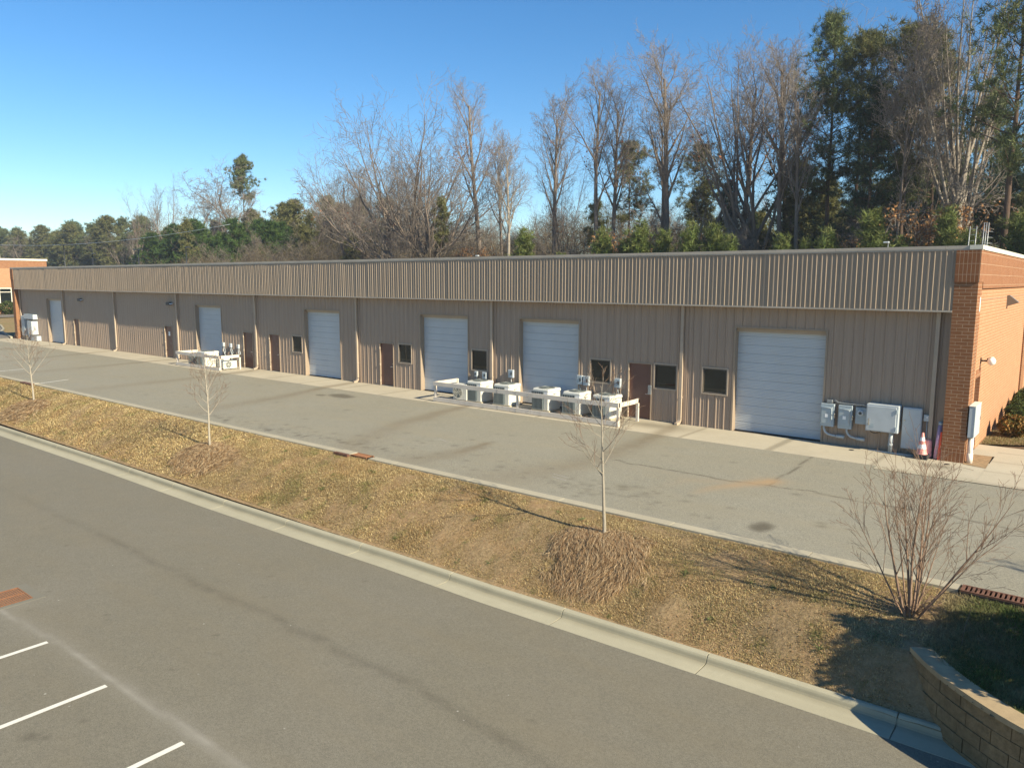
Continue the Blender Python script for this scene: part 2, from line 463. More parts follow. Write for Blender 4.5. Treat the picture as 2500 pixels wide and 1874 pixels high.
def fbm(x,y,scale,seed=0,oct=4):
    s=0;a=1;t_=0
    for o in range(oct):
        s+=a*vnoise(x,y,scale*2**o,seed+o); t_+=a; a*=.5
    return s/t_
def seg_dist(X,Y,pts):
    """distance to polyline and parameter along it"""
    best=np.full(X.shape,1e9); par=np.zeros(X.shape); L=0; tot=sum(math.dist(a,b) for a,b in zip(pts,pts[1:]))
    for a,b in zip(pts,pts[1:]):
        dx,dy=b[0]-a[0],b[1]-a[1]; l2=dx*dx+dy*dy
        t_=np.clip(((X-a[0])*dx+(Y-a[1])*dy)/l2,0,1)
        d=np.hypot(X-a[0]-t_*dx,Y-a[1]-t_*dy); m_=d<best
        best=np.where(m_,d,best); par=np.where(m_,(L+t_*math.sqrt(l2))/tot,par); L+=math.sqrt(l2)
    return best,par

# runoff stains that start at the downspouts
RUN=[[(-9.3,-.1),(-8.9,-4.1),(-9.0,-7.2),(-9.7,-9.6),(-10.3,-10.2)],[(-12.8,-6.9),(-12.9,-9.0),(-13.6,-10.2)],
 [(-18.4,-.1),(-18.0,-3.0),(-17.6,-6.4),(-16.6,-9.3),(-15.3,-10.3)],
 [(-27.7,-.1),(-26.9,-4.2),(-26.5,-8.4),(-26.2,-10.1)],[(-36.4,-.2),(-36.0,-5.0),(-36.6,-9.5)],
 [(-45.9,-.2),(-46.0,-5),(-46.6,-9.5)],[(-55.3,-.3),(-54.6,-4.5),(-54,-9)],[(-64.2,-.3),(-63.6,-4.5),(-63,-9)]]
def stains(X,Y):
    brown=np.zeros(X.shape); dark=np.zeros(X.shape)
    n1=fbm(X,Y,.8,3); n2=fbm(X,Y,5,9)
    for k,P_ in enumerate(RUN):
        d,p_=seg_dist(X+(n1-.5)*.5,Y,P_)
        w=.22+.55*p_
        s=np.exp(-(d/w)**2)*(.95-.55*p_)
        brown=np.maximum(brown,s*(.5+.7*n2)*.62)
        dark=np.maximum(dark,np.exp(-(d/(w*.8))**2)*(1-p_)**2.2*.38*(.6+.6*n2))
    return brown,dark

# ------------------------------------------------------------------ upper lot
X,Y,F=grid(-46,7.6,-10.30,-2.3,.075,.075)
brown,dark=stains(X,Y)
sand=np.zeros(X.shape); pale=np.zeros(X.shape)
rs=np.random.RandomState(5)
# sandy wash by the crack junction
d,p_=seg_dist(X,Y,[(-3.75,-5.75),(-4.3,-6.5),(-4.75,-7.3),(-4.9,-7.9)])
sand=np.exp(-(d/(.34-.16*p_))**2)*(1-.75*p_)*(.55+.6*fbm(X,Y,4,21))
d,p_=seg_dist(X,Y,[(-4.3,-6.3),(-5.6,-6.9),(-6.0,-8.5)]); sand=np.maximum(sand,np.exp(-(d/.22)**2)*.25*(1-p_))
# cracks with dark edges
CR=[[(-8.3,-6.15),(-7.88,-6.33),(-6.9,-6.22),(-6.2,-6.30),(-5.68,-6.28),(-4.7,-6.34),(-3.9,-6.12),(-3.66,-6.13),(-2.6,-6.02),(-1.44,-6.19),(.4,-6.1),(2.2,-6.3)],
    [(-3.66,-6.13),(-3.71,-4.9),(-3.66,-4.1),(-3.74,-3.1),(-3.69,-2.3)]]
cr=np.zeros(X.shape)
jn=(fbm(X,Y,3,31)-.5)*.22
for c_ in CR:
    d,p_=seg_dist(X+jn,Y+jn,c_); cr=np.maximum(cr,np.exp(-(d/.035)**2)*.85)
d=np.hypot((X+3.62),(Y+6.25)); cr=np.maximum(cr,np.exp(-(d/.16)**2)*.35*fbm(X,Y,12,3))
# oil
def blot(cx,cy,rx,ry,a,seed):
    n_=fbm(X,Y,2.6,seed); q=((X-cx)/rx)**2+((Y-cy)/ry)**2
    return np.clip(1.25-q-(n_-.5)*1.5,0,1)*a
oil=blot(-2.62,-9.38,.26,.42,.85,40)
oil=np.maximum(oil,blot(-24.6,-3.5,.9,.45,.75,41)); oil=np.maximum(oil,blot(-25.6,-3.9,.3,.2,.6,42))
for k in range(240):
    reg_=k%4
    if reg_==0: cx,cy=-6.5+rs.normal()*1.2,-8.9+rs.normal()*.45
    elif reg_==1: cx,cy=-19.5+rs.normal()*3.5,-9.7+abs(rs.normal())*.35
    elif reg_==2: cx,cy=-12+rs.normal()*5,-8.8+rs.normal()*.6
    else: cx,cy=rs.uniform(-40,5),rs.uniform(-10,-2.6)
    r=rs.uniform(.04,.10)*(1.6 if k%17==0 else 1)
    m_=(abs(X-cx)<.5)&(abs(Y-cy)<.5)
    oil[m_]=np.maximum(oil[m_],np.exp(-(((X[m_]-cx)/(r*1.3))**2+((Y[m_]-cy)/r)**2))*rs.uniform(.2,.55))
# damp string of drips along the kerb
d=np.abs(Y+9.75+.25*np.sin(X*.5)); oil=np.maximum(oil,((X<-15)&(X>-26))*np.exp(-(d/.22)**2)*np.clip((vnoise(X,Y,5.5,77)-.55)*4,0,1)*.7)
dark=np.clip(np.maximum(np.maximum(dark,cr),oil),0,1)
# pale seam parallel to apron and dusty kerb edge
d=np.abs(Y+10.25); pale=np.exp(-(d/.08)**2)*.25
Z=lotz(X,Y)
np_mesh('upper_lot',np.stack([X,Y,Z],1),F,M['asphalt_up'],attr=dict(dark=dark,brown=np.clip(brown,0,1),sand=np.clip(sand,0,1),pale=np.clip(pale,0,1)))['kind']='structure'
# rest of the upper lot to the left and right (coarser, 4 mm lower where they meet)
b=MB()
def lotstrip(b,x0,x1,ys,zf,dz=0.0):
    for ya,yb in zip(ys,ys[1:]):
        b.quad((x0,ya,float(zf(x0,ya))+dz),(x1,ya,float(zf(x0,ya))+dz),(x1,yb,float(zf(x0,yb))+dz),(x0,yb,float(zf(x0,yb))+dz))
X,Y,F=grid(-110,-46,-10.30,-2.3,.4,.16)
brown,dark=stains(X,Y)
z0=np.zeros(X.shape)
np_mesh('side_lot',np.stack([X,Y,lotz(X,Y)],1),F,M['asphalt_up'],attr=dict(dark=dark,brown=brown,sand=z0,pale=z0))['kind']='structure'

# white paint marks on the upper lot
def ground_strip(b,p0,p1,w,zf,lift=.005,n=1):
    p0=Vector(p0); p1=Vector(p1); d=(p1-p0).normalized(); s_=Vector((-d.y,d.x))*w/2
    for k in range(n):
        a=p0.lerp(p1,k/n); c=p0.lerp(p1,(k+1)/n)
        q=[a-s_,c-s_,c+s_,a+s_]
        b.quad(*[(v.x,v.y,float(zf(v.x,v.y))+lift) for v in q])
for i,(p0,p1) in enumerate([((-48.6,-9.9),(-48.6,-8.45)),((-41.0,-10.25),(-41.3,-8.75))]):
    b=MB(); ground_strip(b,p0,p1,.11,lotz,.006,4); o=b.build('parking_line',M['paint_line'])
    tag(o,['far left white parking line across the upper lot','short white parking line beside the rusty drain grate'][i],'line',group='worn white lines on the upper lot')
for i,q in enumerate((((-8.9,-8.6),(-8.3,-8.7)),((-8.75,-8.85),(-8.2,-8.95)),((-14.6,-7.3),(-14.15,-7.45)),((-14.65,-7.5),(-14.5,-7.35)))):
    b=MB(); ground_strip(b,*q,.035,lotz,.005)
    tag(b.build('chalk_mark',M['paint_faded']),['upper faint chalk stroke on the lot behind the nearest sapling','lower faint chalk stroke on the lot behind the nearest sapling','long thin chalk stroke on the lot above the low drain inlet','short chalk dash on the lot above the low drain inlet'][i],'mark')

# ------------------------------------------------------------------ lower lot
X,Y,F=grid(-36,4.5,-27,-13.95,.09,.09)
z0=np.zeros(X.shape)
d,p_=seg_dist(X+(fbm(X,Y,1.2,50)-.5)*.15,Y+(fbm(X,Y,1.5,51)-.5)*.13,[(-36,-20.9),(-13.5,-20.72),(-11.2,-20.5),(-8.5,-20.52),(-7.2,-20.45),(-5,-20.5),(4,-20.5)])
pale=np.exp(-(d/.075)**2)*(.35+.8*fbm(X,Y,6,52))*np.clip(.35+1.1*fbm(X,Y,.5,53),0,1)
pale=np.maximum(pale,np.exp(-(d/.25)**2)*.18)
d,p_=seg_dist(X+(fbm(X,Y,1.2,54)-.5)*.2,Y+(fbm(X,Y,1.5,55)-.5)*.3,[(-36,-17.2),(-11.8,-17.45),(-8.5,-17.4),(-5.9,-17.4),(-3.3,-17.64),(-2.0,-17.8),(4,-18)])
dark=np.exp(-(d/.11)**2)*(.1+.75*fbm(X,Y,3,56))*.55*np.clip((X+28)/14,0,1)
d=np.hypot(X+14.3,(Y+20.4)*1.0); pale=np.maximum(pale,np.exp(-(d/.75)**2)*.35*fbm(X,Y,2,58))
rs=np.random.RandomState(8)
for k in range(60):
    cx,cy,r=rs.uniform(-20,1),rs.uniform(-24,-15),rs.uniform(.02,.035)
    if k==0: cx,cy,r=-8.75,-22.0,.09
    if k==1: cx,cy,r=-8.55,-21.85,.06
    m_=(abs(X-cx)<.4)&(abs(Y-cy)<.4)
    dark[m_]=np.maximum(dark[m_],np.exp(-(((X[m_]-cx)/(r*1.4))**2+((Y[m_]-cy)/r)**2))*rs.uniform(.3,.8))
np_mesh('lower_lot',np.stack([X,Y,np.full(X.shape,-1.4)],1),F,M['asphalt_low'],attr=dict(dark=dark,brown=z0,sand=z0,pale=pale))['kind']='structure'
b=MB()
b.quad((-110,-27,-1.4),(-36,-27,-1.4),(-36,-13.95,-1.4),(-110,-13.95,-1.4))
b.quad((-110,-70,-1.4),(60,-70,-1.4),(60,-27,-1.4),(-110,-27,-1.4))
b.quad((4.5,-27,-1.4),(60,-27,-1.4),(60,-15.2,-1.4),(4.5,-15.2,-1.4))
tag(b.build('outer_lot',M['asphalt_low']),kind='structure')
ldesc=['far white parking line nearest the rusty square grate','middle white parking line in the lower left corner','nearest white parking line at the bottom of the lower lot']
for i,x in enumerate((-11.78,-9.34,-6.84)):
    b=MB(); ground_strip(b,(x,-20.66),(x-.03,-25.8),.105,lambda a,c:-1.4,.006,1)
    tag(b.build('parking_line',M['paint_line']),ldesc[i],'line',group='fresh white lines on the lower lot')
for x in (-14.3,-16.7,-19.1,-4.4):
    pass

# ------------------------------------------------------------------ kerbs
def sweep(path, prof, name, mat, attr=None):
    """path: list of (x,y,z); prof: list of (offset towards -normal, dz)"""
    V=[];n=len(path);m=len(prof)
    for i,p in enumerate(path):
        a=Vector(path[max(i-1,0)][:2]); c=Vector(path[min(i+1,n-1)][:2]); d=(c-a).normalized(); nn=Vector((-d.y,d.x))
        for (o_,dz) in prof: V.append((p[0]+nn.x*o_,p[1]+nn.y*o_,p[2]+dz))
    Fq=[]
    for i in range(n-1):
        for k in range(m-1):
            Fq.append((i*m+k,i*m+k+1,(i+1)*m+k+1,(i+1)*m+k))
    V=np.array(V)
    return np_mesh(name,V,np.array(Fq),mat,attr=attr,smooth=False)
# lower kerb and gutter: back of kerb -> rounded top -> face -> gutter pan, with sawn joints
KX=np.array([-110,-36.0,-25.5,-17.5,-12.6,-9.8,-6.8,-3.95,-1.04,.85,2.6]); KYv=np.array([-14.3,-13.80,-13.70,-13.74,-13.68,-13.62,-13.64,-13.57,-13.50,-13.46,-13.44])
prof=[(-.01,-.22),(.0,-.02),(-.02,.0),(-.06,.012),(-.11,.008),(-.145,-.015),(-.165,-.05),(-.18,-.095),(-.20,-.125),(-.26,-.135),(-.36,-.14),(-.62,-.145),(-.625,-.30)]
xs=[];x=2.6
while x>-90:
    xs.append(x); x-=.15 if x>-40 else 1.0
joints=[1.15-3.05*k for k in range(30)]
path=[]
allx=sorted(set([round(v,3) for v in xs]+[round(j+dj,3) for j in joints for dj in (-.011,-.009,.009,.011)]))
for x in allx:
    jj=min(abs(x-j) for j in joints)<.0095
    path.append((x,float(np.interp(x,KX,KYv)),-1.25-(.030 if jj else 0)))
V=[];m=len(prof)
sweepV=np.array([[p[0],p[1]-(-o_),p[2]+dz] for p in path for (o_,dz) in prof]); sweepV[:,1]=np.array([p[1]+o_ for p in path for (o_,dz) in prof])
n=len(path); i=np.arange(n-1)[:,None]*m+np.arange(m-1)[None,:]; i=i.ravel()
Fq=np.stack([i,i+1,i+1+m,i+m],1)
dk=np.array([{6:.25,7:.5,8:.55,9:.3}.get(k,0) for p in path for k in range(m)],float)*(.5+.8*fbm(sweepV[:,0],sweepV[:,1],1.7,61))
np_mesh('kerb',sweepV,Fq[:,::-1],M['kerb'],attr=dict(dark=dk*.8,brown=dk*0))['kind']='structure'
# upper ribbon kerb, 0.28 m wide, with an exposed back edge; stops at the two drains
UX=np.array([-110,-60,-45,-34,-17.4,-11.4,-6.1,-2.5,.1,8]); UY=np.array([-11.9,-11.2,-10.75,-10.36,-10.30,-10.30,-10.30,-10.29,-10.30,-10.32])
def upk(xa,xb,name='kerb'):
    xs=np.arange(xa,xb+.001,.25 if xa>-50 else 1.0); xs[-1]=xb
    js=[-1.2-3.05*k for k in range(40)]
    ax=sorted(set(list(np.round(xs,3))+[round(j+dj,3) for j in js if xa<j<xb for dj in(-.011,-.009,.009,.011)]))
    pr=[(.0,-.10),(.0,.006),(-.02,.009),(-.27,.006),(-.285,.0),(-.29,-.16)]
    VV=[]
    for x in ax:
        jj=min(abs(x-j) for j in js)<.0095
        y=-10.30
        for (o_,dz) in pr: VV.append((x,y+o_,-.16+dz-(.022 if jj else 0)))
    m=len(pr);n=len(ax); i=np.arange(n-1)[:,None]*m+np.arange(m-1)[None,:]; i=i.ravel()
    o=np_mesh(name,np.array(VV),np.stack([i,i+1,i+1+m,i+m],1)[:,::-1],M['kerb_old']); o['kind']='structure'; return o
upk(-110,-15.95); upk(-14.45,1.42); upk(3.1,8)

# ------------------------------------------------------------------ bank (ground between the lots)
X,Y,F=grid(-44,8,-13.62,-10.55,.08,.075)
Z=bankz(X,Y)+(fbm(X,Y,1.3,70)-.5)*.07*np.clip((Y+13.6)/.4,0,1)*np.clip((-10.6-Y)/.3,0,1)+(fbm(X,Y,7,71)-.5)*.03
o=np_mesh('bank_ground',np.stack([X,Y,Z],1),F,M['bank'],smooth=True); o['kind']='structure'
X,Y,F=grid(-112,-44,-13.9,-10.55,.6,.3)
o=np_mesh('bank_ground',np.stack([X,Y,bankz(X,np.maximum(Y,-13.62))],1),F,M['bank'],smooth=True); o['kind']='structure'
# terrace behind the wall, in front of y=-13.62
b=MB(); X,Y,F=grid(1.4,14,-15.2,-13.55,.12,.1)
yw=np.interp(X,WX,WY); 
keep=(Y[F].min(1)>(yw[F].min(1)-.02))
np_mesh('bank_ground',np.stack([X,Y,np.full(X.shape,-.52)+(fbm(X,Y,2,72)-.5)*.04],1),F[keep],M['bank'],smooth=True)['kind']='structure'
b=MB(); b.quad((8,-15.0,-.47),(40,-15.0,-.47),(40,-10.5,-.25),(8,-10.5,-.25)); tag(b.build('bank_ground',M['bank']),kind='structure')
b=MB(); b.quad((7.6,-10.5,-.17),(60,-10.5,-.17),(60,-2.3,-.004),(7.6,-2.3,-.004)); tag(b.build('side_lot',M['asphalt_far']),kind='structure')

# ------------------------------------------------------------------ big ground sheet
prof_g=[(-1500,-1.62),(-75,-1.62),(-15.3,-1.62),(-13.7,-1.58),(-10.6,-.62),(-2.3,-.06),(-2.0,-.05),(30,-.05),(36,0),(60,1.0),(110,4.0),(260,8),(600,14),(3000,30)]
xs=[-3000,-900,-400,-200,-120,-60,0,60,300,3000]
V=np.array([(x,y,z) for x in xs for (y,z) in prof_g]); m=len(prof_g); i=(np.arange(len(xs)-1)[:,None]*m+np.arange(m-1)[None,:]).ravel()
tag(np_mesh('ground',V,np.stack([i,i+m,i+m+1,i+1],1),M['floor'],smooth=True),kind='structure')
def gz(x,y): return float(np.interp(y,[p[0] for p in prof_g],[p[1] for p in prof_g]))

# lawn left of the warehouse, road beyond
X,Y,F=grid(-170,-74.4,-1,34,1.2,1.2)
o=np_mesh('lawn',np.stack([X,Y,np.full(X.shape,-.02)+(fbm(X,Y,.2,75)-.5)*.12],1),F,M['lawn'],smooth=True); o['kind']='structure'
b=MB(); b.quad((-126,4,.08),(-117,2,.08),(-117,34,.08),(-126,34,.08)); tag(b.build('road',M['asphalt_far']),kind='structure')
# asphalt flaring to the left and the light kerb edge that curves back to the pier
fl=[(-74.4,-2.3),(-110,-2.3),(-110,8),(-95.4,5.1),(-88,3.0),(-84.0,1.5),(-81.2,.89),(-77.3,-.04),(-74.6,-.75)]
b=MB(); b.prism(fl[::-1],-.04,.075); tag(b.build('drive',M['asphalt_far']),kind='structure')
b=MB()
pth=[(-110,8.2),(-95.4,5.2),(-88,3.1),(-84.0,1.6),(-81.2,.99),(-77.3,.06),(-74.5,-.6)]
for a,c in zip(pth,pth[1:]):
    a=Vector(a);c=Vector(c);d=(c-a).normalized();s_=Vector((-d.y,d.x))*.09
    b.obox(((a.x+c.x)/2,(a.y+c.y)/2,.08),((c.x-a.x)/2,(c.y-a.y)/2,0),(s_.x,s_.y,0),(0,0,.09))
tag(b.build('kerb',M['kerb']),kind='structure')

# ------------------------------------------------------------------ concrete apron along the wall (sawn slabs)
XA=-74.4; 
X,Y,F=grid(XA,0.6,-2.3,.05,.12,.1)
brown,dark=stains(X,Y)
jx=(np.abs(((X+.5)%3.05)-1.5)<.062)
dark=np.maximum(dark,jx*.45); 
d=np.hypot((X+.55)/.5,(Y+1.25)/.35); dark=np.maximum(dark,np.exp(-d*d)*.6*fbm(X,Y,3,5)*1.4)
d=np.hypot((X+10)/1.5,(Y+.9)/.5); dark=np.maximum(dark,np.exp(-d*d)*.55)
Zp=np.where(Y<-2.25,-.002,.006)
np_mesh('apron',np.stack([X,Y,Zp],1),F,M['apron'],attr=dict(dark=np.clip(dark,0,1),brown=brown))['kind']='structure'
X,Y,F=grid(.6,16,-2.7,2.95,.2,.15)
keep=~((X[F].mean(1)<.62)&(Y[F].mean(1)>-.7))
dark=(np.abs(((Y+.3)%1.5)-.75)<.05)*.25+0*X
np_mesh('walkway',np.stack([X,Y,np.full(X.shape,.010)],1),F[keep],M['apron'],attr=dict(dark=dark,brown=dark*0))['kind']='structure'
b=MB(); b.quad((-0.0,-2.7,.0085),(.6,-2.7,.0085),(.6,-2.3,.0085),(-0.0,-2.3,.0085)); 
b.quad((-1.9,-2.7,.0005),(0,-2.7,.0085),(0,-2.3,.0085),(-1.9,-2.3,.0085)); tag(b.build('walkway',M['kerb_old']),kind='structure')
b=MB(); b.quad((-.05,1.15,.0105),(.6,1.15,.0105),(.6,2.95,.0105),(-.05,2.95,.0105)); tag(b.build('walkway',M['apron']),kind='structure')
b=MB(); b.quad((0.0,-.52,.0125),(.6,-.72,.0125),(.55,1.15,.0125),(0.0,1.15,.0125)); tag(b.build('bed_soil',M['dirt']),kind='structure')
b=MB(); b.quad((-.05,2.95,.012),(2.2,4.4,.012),(2.6,30,.012),(-.05,30,.012)); tag(b.build('bed_soil',M['dirt']),kind='structure')
b=MB(); b.quad((2.2,2.95,.006),(16,2.95,.006),(16,30,.006),(2.6,30,.006)); tag(b.build('lawn',M['lawn']),kind='structure')
for (x,y) in ((-3.05,-.62),(-.35,-.85)):
    b=MB(); b.ring((x,y),.0,.075,.008,.016,18); tag(b.build('cleanout_cap',M['lamp_black']),'small round black cleanout cap in the apron '+('below the electrical boxes' if x<-2 else 'beside the brick corner pier'),'cap',group='cleanout caps')

# ------------------------------------------------------------------ drains
def slotted_drain(name,x0,x1,y0,y1,z,mat,nslot,label,frame=True):
    r=empty(name,((x0+x1)/2,(y0+y1)/2,z))
    cx,cy=(x0+x1)/2,(y0+y1)/2
    hx,hy=(x1-x0)/2,(y1-y0)/2
    p=MB(); p.box(-hx,hx,-hy,hy,-.20,-.16)
    for s_ in(-1,1): p.box(s_*hx-.004*s_-.01,s_*hx-.004*s_+.01,-hy,hy,-.16,-.01); p.box(-hx,hx,s_*hy-.01,s_*hy+.01,-.16,-.01)
    p.build('pit',M['rust_dark'],r)
    g=MB(); fr=.035
    g.box(-hx,hx,-hy,-hy+fr,-.02,.02); g.box(-hx,hx,hy-fr,hy,-.02,.02); g.box(-hx,-hx+fr,-hy+fr,hy-fr,-.02,.02); g.box(hx-fr,hx,-hy+fr,hy-fr,-.02,.02)
    st=(2*hx-2*fr)/nslot
    for k in range(nslot+1):
        xx=-hx+fr+k*st; g.box(max(xx-st*.24,-hx+fr),min(xx+st*.24,hx-fr),-hy+fr,hy-fr,-.02,.016)
    g.build('grate',mat,r)
    tag(r,label,'drain grate'); return r
slotted_drain('drain_grate',1.46,3.02,-10.66,-10.34,-.145,M['rust'],20,'long rusty slotted drain grate at the kerb beside the bare shrub')
r=empty('drain_inlet',(-15.2,-10.47,-.15))
p=MB()
for k in range(9): p.box(-.05+k*.078,-.05+k*.078+.05,-.13,.13,-.01,.012)
p.box(-.07,.68,.13,.16,-.02,.018); p.box(-.07,.68,-.16,-.13,-.02,.018); p.build('grate',M['rust_bright'],r)
p=MB(); p.box(-.75,-.08,-.28,-.17,-.06,.02,.01); p.build('hood',M['rust'],r)
p=MB(); p.box(-.07,.68,-.13,.13,-.10,-.06); p.build('pit',M['rust_dark'],r)
p=MB(); p.box(-.75,-.08,-.165,.16,-.06,.026,.01); p.build('slab',M['kerb_old'],r)
tag(r,'low rusty drain inlet set into the ribbon kerb between two saplings','drain inlet')
r=empty('drain_inlet',(-41.6,-10.47,-.15)); p=MB(); p.box(-.7,.7,-.30,-.1,-.04,.022,.01); p.build('hood',M['rust'],r)
p=MB(); p.box(-.7,.7,-.095,.16,-.04,.024,.01); p.build('slab',M['kerb_old'],r)
tag(r,'rusty drain inlet at the kerb behind the leftmost sapling','drain inlet')
# square cast grate in the lower lot with concrete collar
r=empty('square_drain_grate',(-14.62,-20.42,-1.4))
b=MB(); b.box(-.56,.56,-.56,-.36,-.05,.006); b.box(-.56,.56,.36,.56,-.05,.006); b.box(-.56,-.43,-.36,.36,-.05,.006); b.box(.43,.56,-.36,.36,-.05,.006); b.build('collar',M['collar'],r)
b=MB(); b.box(-.43,.43,-.36,.36,-.10,-.06); b.build('pit',M['rust_dark'],r)
b=MB()
for k in range(15): b.box(-.43,.43,-.345+k*.0485,-.345+k*.0485+.030,-.012,.012)
b.box(-.43,-.40,-.36,.36,-.012,.016); b.box(.40,.43,-.36,.36,-.012,.016); b.box(-.015,.015,-.36,.36,-.012,.015)
b.box(-.4,.4,-.36,-.345,-.012,.016); b.box(-.4,.4,.335,.36,-.012,.016); b.build('grate',M['rust_bright'],r)
tag(r,'square orange rusty storm grate with a pale concrete collar in the lower lot','drain grate')

# ------------------------------------------------------------------ segmental block wall
def wall_course(k):
    b=MB(); z1=-.45-.06-.2*k; z0=z1-.2+.004; inset=.012*k
    return z0,z1,inset
r=empty('retaining_wall',(2.0,-13.7,-1.4)); r.location=(0,0,0)
def offs(path,o_):
    out=[]
    for i,p in enumerate(path):
        a=Vector(path[max(i-1,0)]); c=Vector(path[min(i+1,len(path)-1)]); d=(c-a).normalized(); nn=Vector((-d.y,d.x))
        out.append((p[0]+nn.x*o_,p[1]+nn.y*o_))
    return out
fine=[]
xs_=np.linspace(0,1,60)
cum=np.concatenate([[0],np.cumsum(np.hypot(np.diff(WX),np.diff(WY)))])
# smooth resample of the plan curve
S=np.arange(0,cum[-1],.14)
from functools import reduce
px_=np.interp(S,cum,WX); py_=np.interp(S,cum,WY)
for _ in range(3):
    px_[1:-1]=(px_[:-2]+2*px_[1:-1]+px_[2:])/4; py_[1:-1]=(py_[:-2]+2*py_[1:-1]+py_[2:])/4
fine=list(zip(px_,py_))
def band(path,z0,z1,o0,o1,name,mat,jw,parent):
    """blocks: outer face at o0, inner at o1, with individually jittered faces"""
    outer=offs(path,o0); inner=offs(path,o1); b=MB(); n=len(path); rr=random.Random(int(-z0*1000))
    i=jw[0]; uvs=[]
    while i<n-1:
        j=min(i+jw[1],n-1); g=.006; jit=rr.uniform(-.008,.008)
        for k in range(i,j):
            def P(a,t_,z,oo):
                q=Vector(oo[a]).lerp(Vector(oo[min(a+1,n-1)]),t_); return (q.x,q.y,z)
            t0=g/.14 if k==i else 0; t1=1-g/.14 if k==j-1 else 1
            A=P(k,t0,z0,outer);B=P(k,t1,z0,outer);C_=P(k,t1,z1-.006,outer);D=P(k,t0,z1-.006,outer)
            off=Vector((inner[k][0]-outer[k][0],inner[k][1]-outer[k][1],0)).normalized()*jit
            A,B,C_,D=[tuple(Vector(q)+off) for q in (A,B,C_,D)]
            E_=P(k,t0,z1-.006,inner);G_=P(k,t1,z1-.006,inner)
            b.quad(A,B,C_,D); b.quad(D,C_,G_,E_)
            if k==i: b.quad(P(k,t0,z0,inner),A,D,E_)
            if k==j-1: b.quad(B,P(k,t1,z0,inner),G_,C_)
        i=j
    if jw[0]>0:
        pass
    return b.build(name,mat,parent)
t=NT('split_block'); n1=t.noise(9,6,.75); n2=t.noise(1.3,4)
c=t.mix(t.ramp(n1,[(.3,0),(.72,1)]),(.16,.108,.055),(.33,.225,.118)); c=t.mix(t.ramp(n2,[(.4,0),(.7,.5)]),c,(.15,.105,.055))
t.bump(n1,.9,.03); M['sblock']=t.fin(c,.92,0,.15)
M['cap']=painted('cap_block_concrete',(.34,.25,.14),.2,4,.9,bump=.5,dirt=(.22,.17,.095))
band(fine,-.535,-.45,-.03,.29,'cap_course',M['cap'],(0,500),r)
for k in range(6):
    z1=-.535-.2*k; st=[0,0,2,4,6,7][k]
    band(fine,z1-.2,z1,-.0-.012*k,.25,'block_course',M['sblock'],(0 if k%2==0 else 0,3),r) if k%2==0 else band(fine,z1-.2,z1,-.012*k,.25,'block_course',M['sblock'],(1,3),r)
b=MB()
inn=offs(fine,.03); 
for a,c in zip(inn,inn[1:]): b.quad((a[0],a[1],-1.75),(c[0],c[1],-1.75),(c[0],c[1],-.54),(a[0],a[1],-.54))
o2=offs(fine,-.03); e0=o2[0]; e1=offs(fine,.29)[0]
b.quad((e1[0],e1[1],-1.4),(e0[0],e0[1],-1.4),(e0[0],e0[1],-.455),(e1[0],e1[1],-.455))
b.build('joint_fill',M['rust_dark'],r)
tag(r,'curved tan split-face block retaining wall in the bottom right corner','retaining wall')
print('ground ok')
# ------------------------------------------------------------------ WAREHOUSE
BAY=9.144; XL=-74.07; XR=-0.6; XW0=XL+.55
DW=[-70.0]  # placeholder
OH=[(-67.62,-64.57),(-43.58,-40.53),(-32.03,-28.98),(-22.92,-19.87),(-16.88,-13.83),(-7.24,-4.19)]   # overhead doors, 3.66 high
ED=[(-62.38,-61.42),(-47.70,-46.74),(-38.12,-37.16),(-35.42,-34.46),(-25.83,-24.87),(-11.48,-10.52)] # entry doors, 2.14 high
WD=[(-33.17,-32.32),(-24.45,-23.58),(-19.62,-18.72),(-13.24,-12.32),(-10.36,-9.46),(-8.42,-7.50)]       # windows, 1.27..2.17
OHH=3.66; EDH=2.14; WZ0,WZ1=1.27,2.17
house=empty('warehouse',(-37,0,0)); house.location=(0,0,0)
tag(house,'long tan ribbed metal warehouse with six white overhead doors and brick corner piers','building')

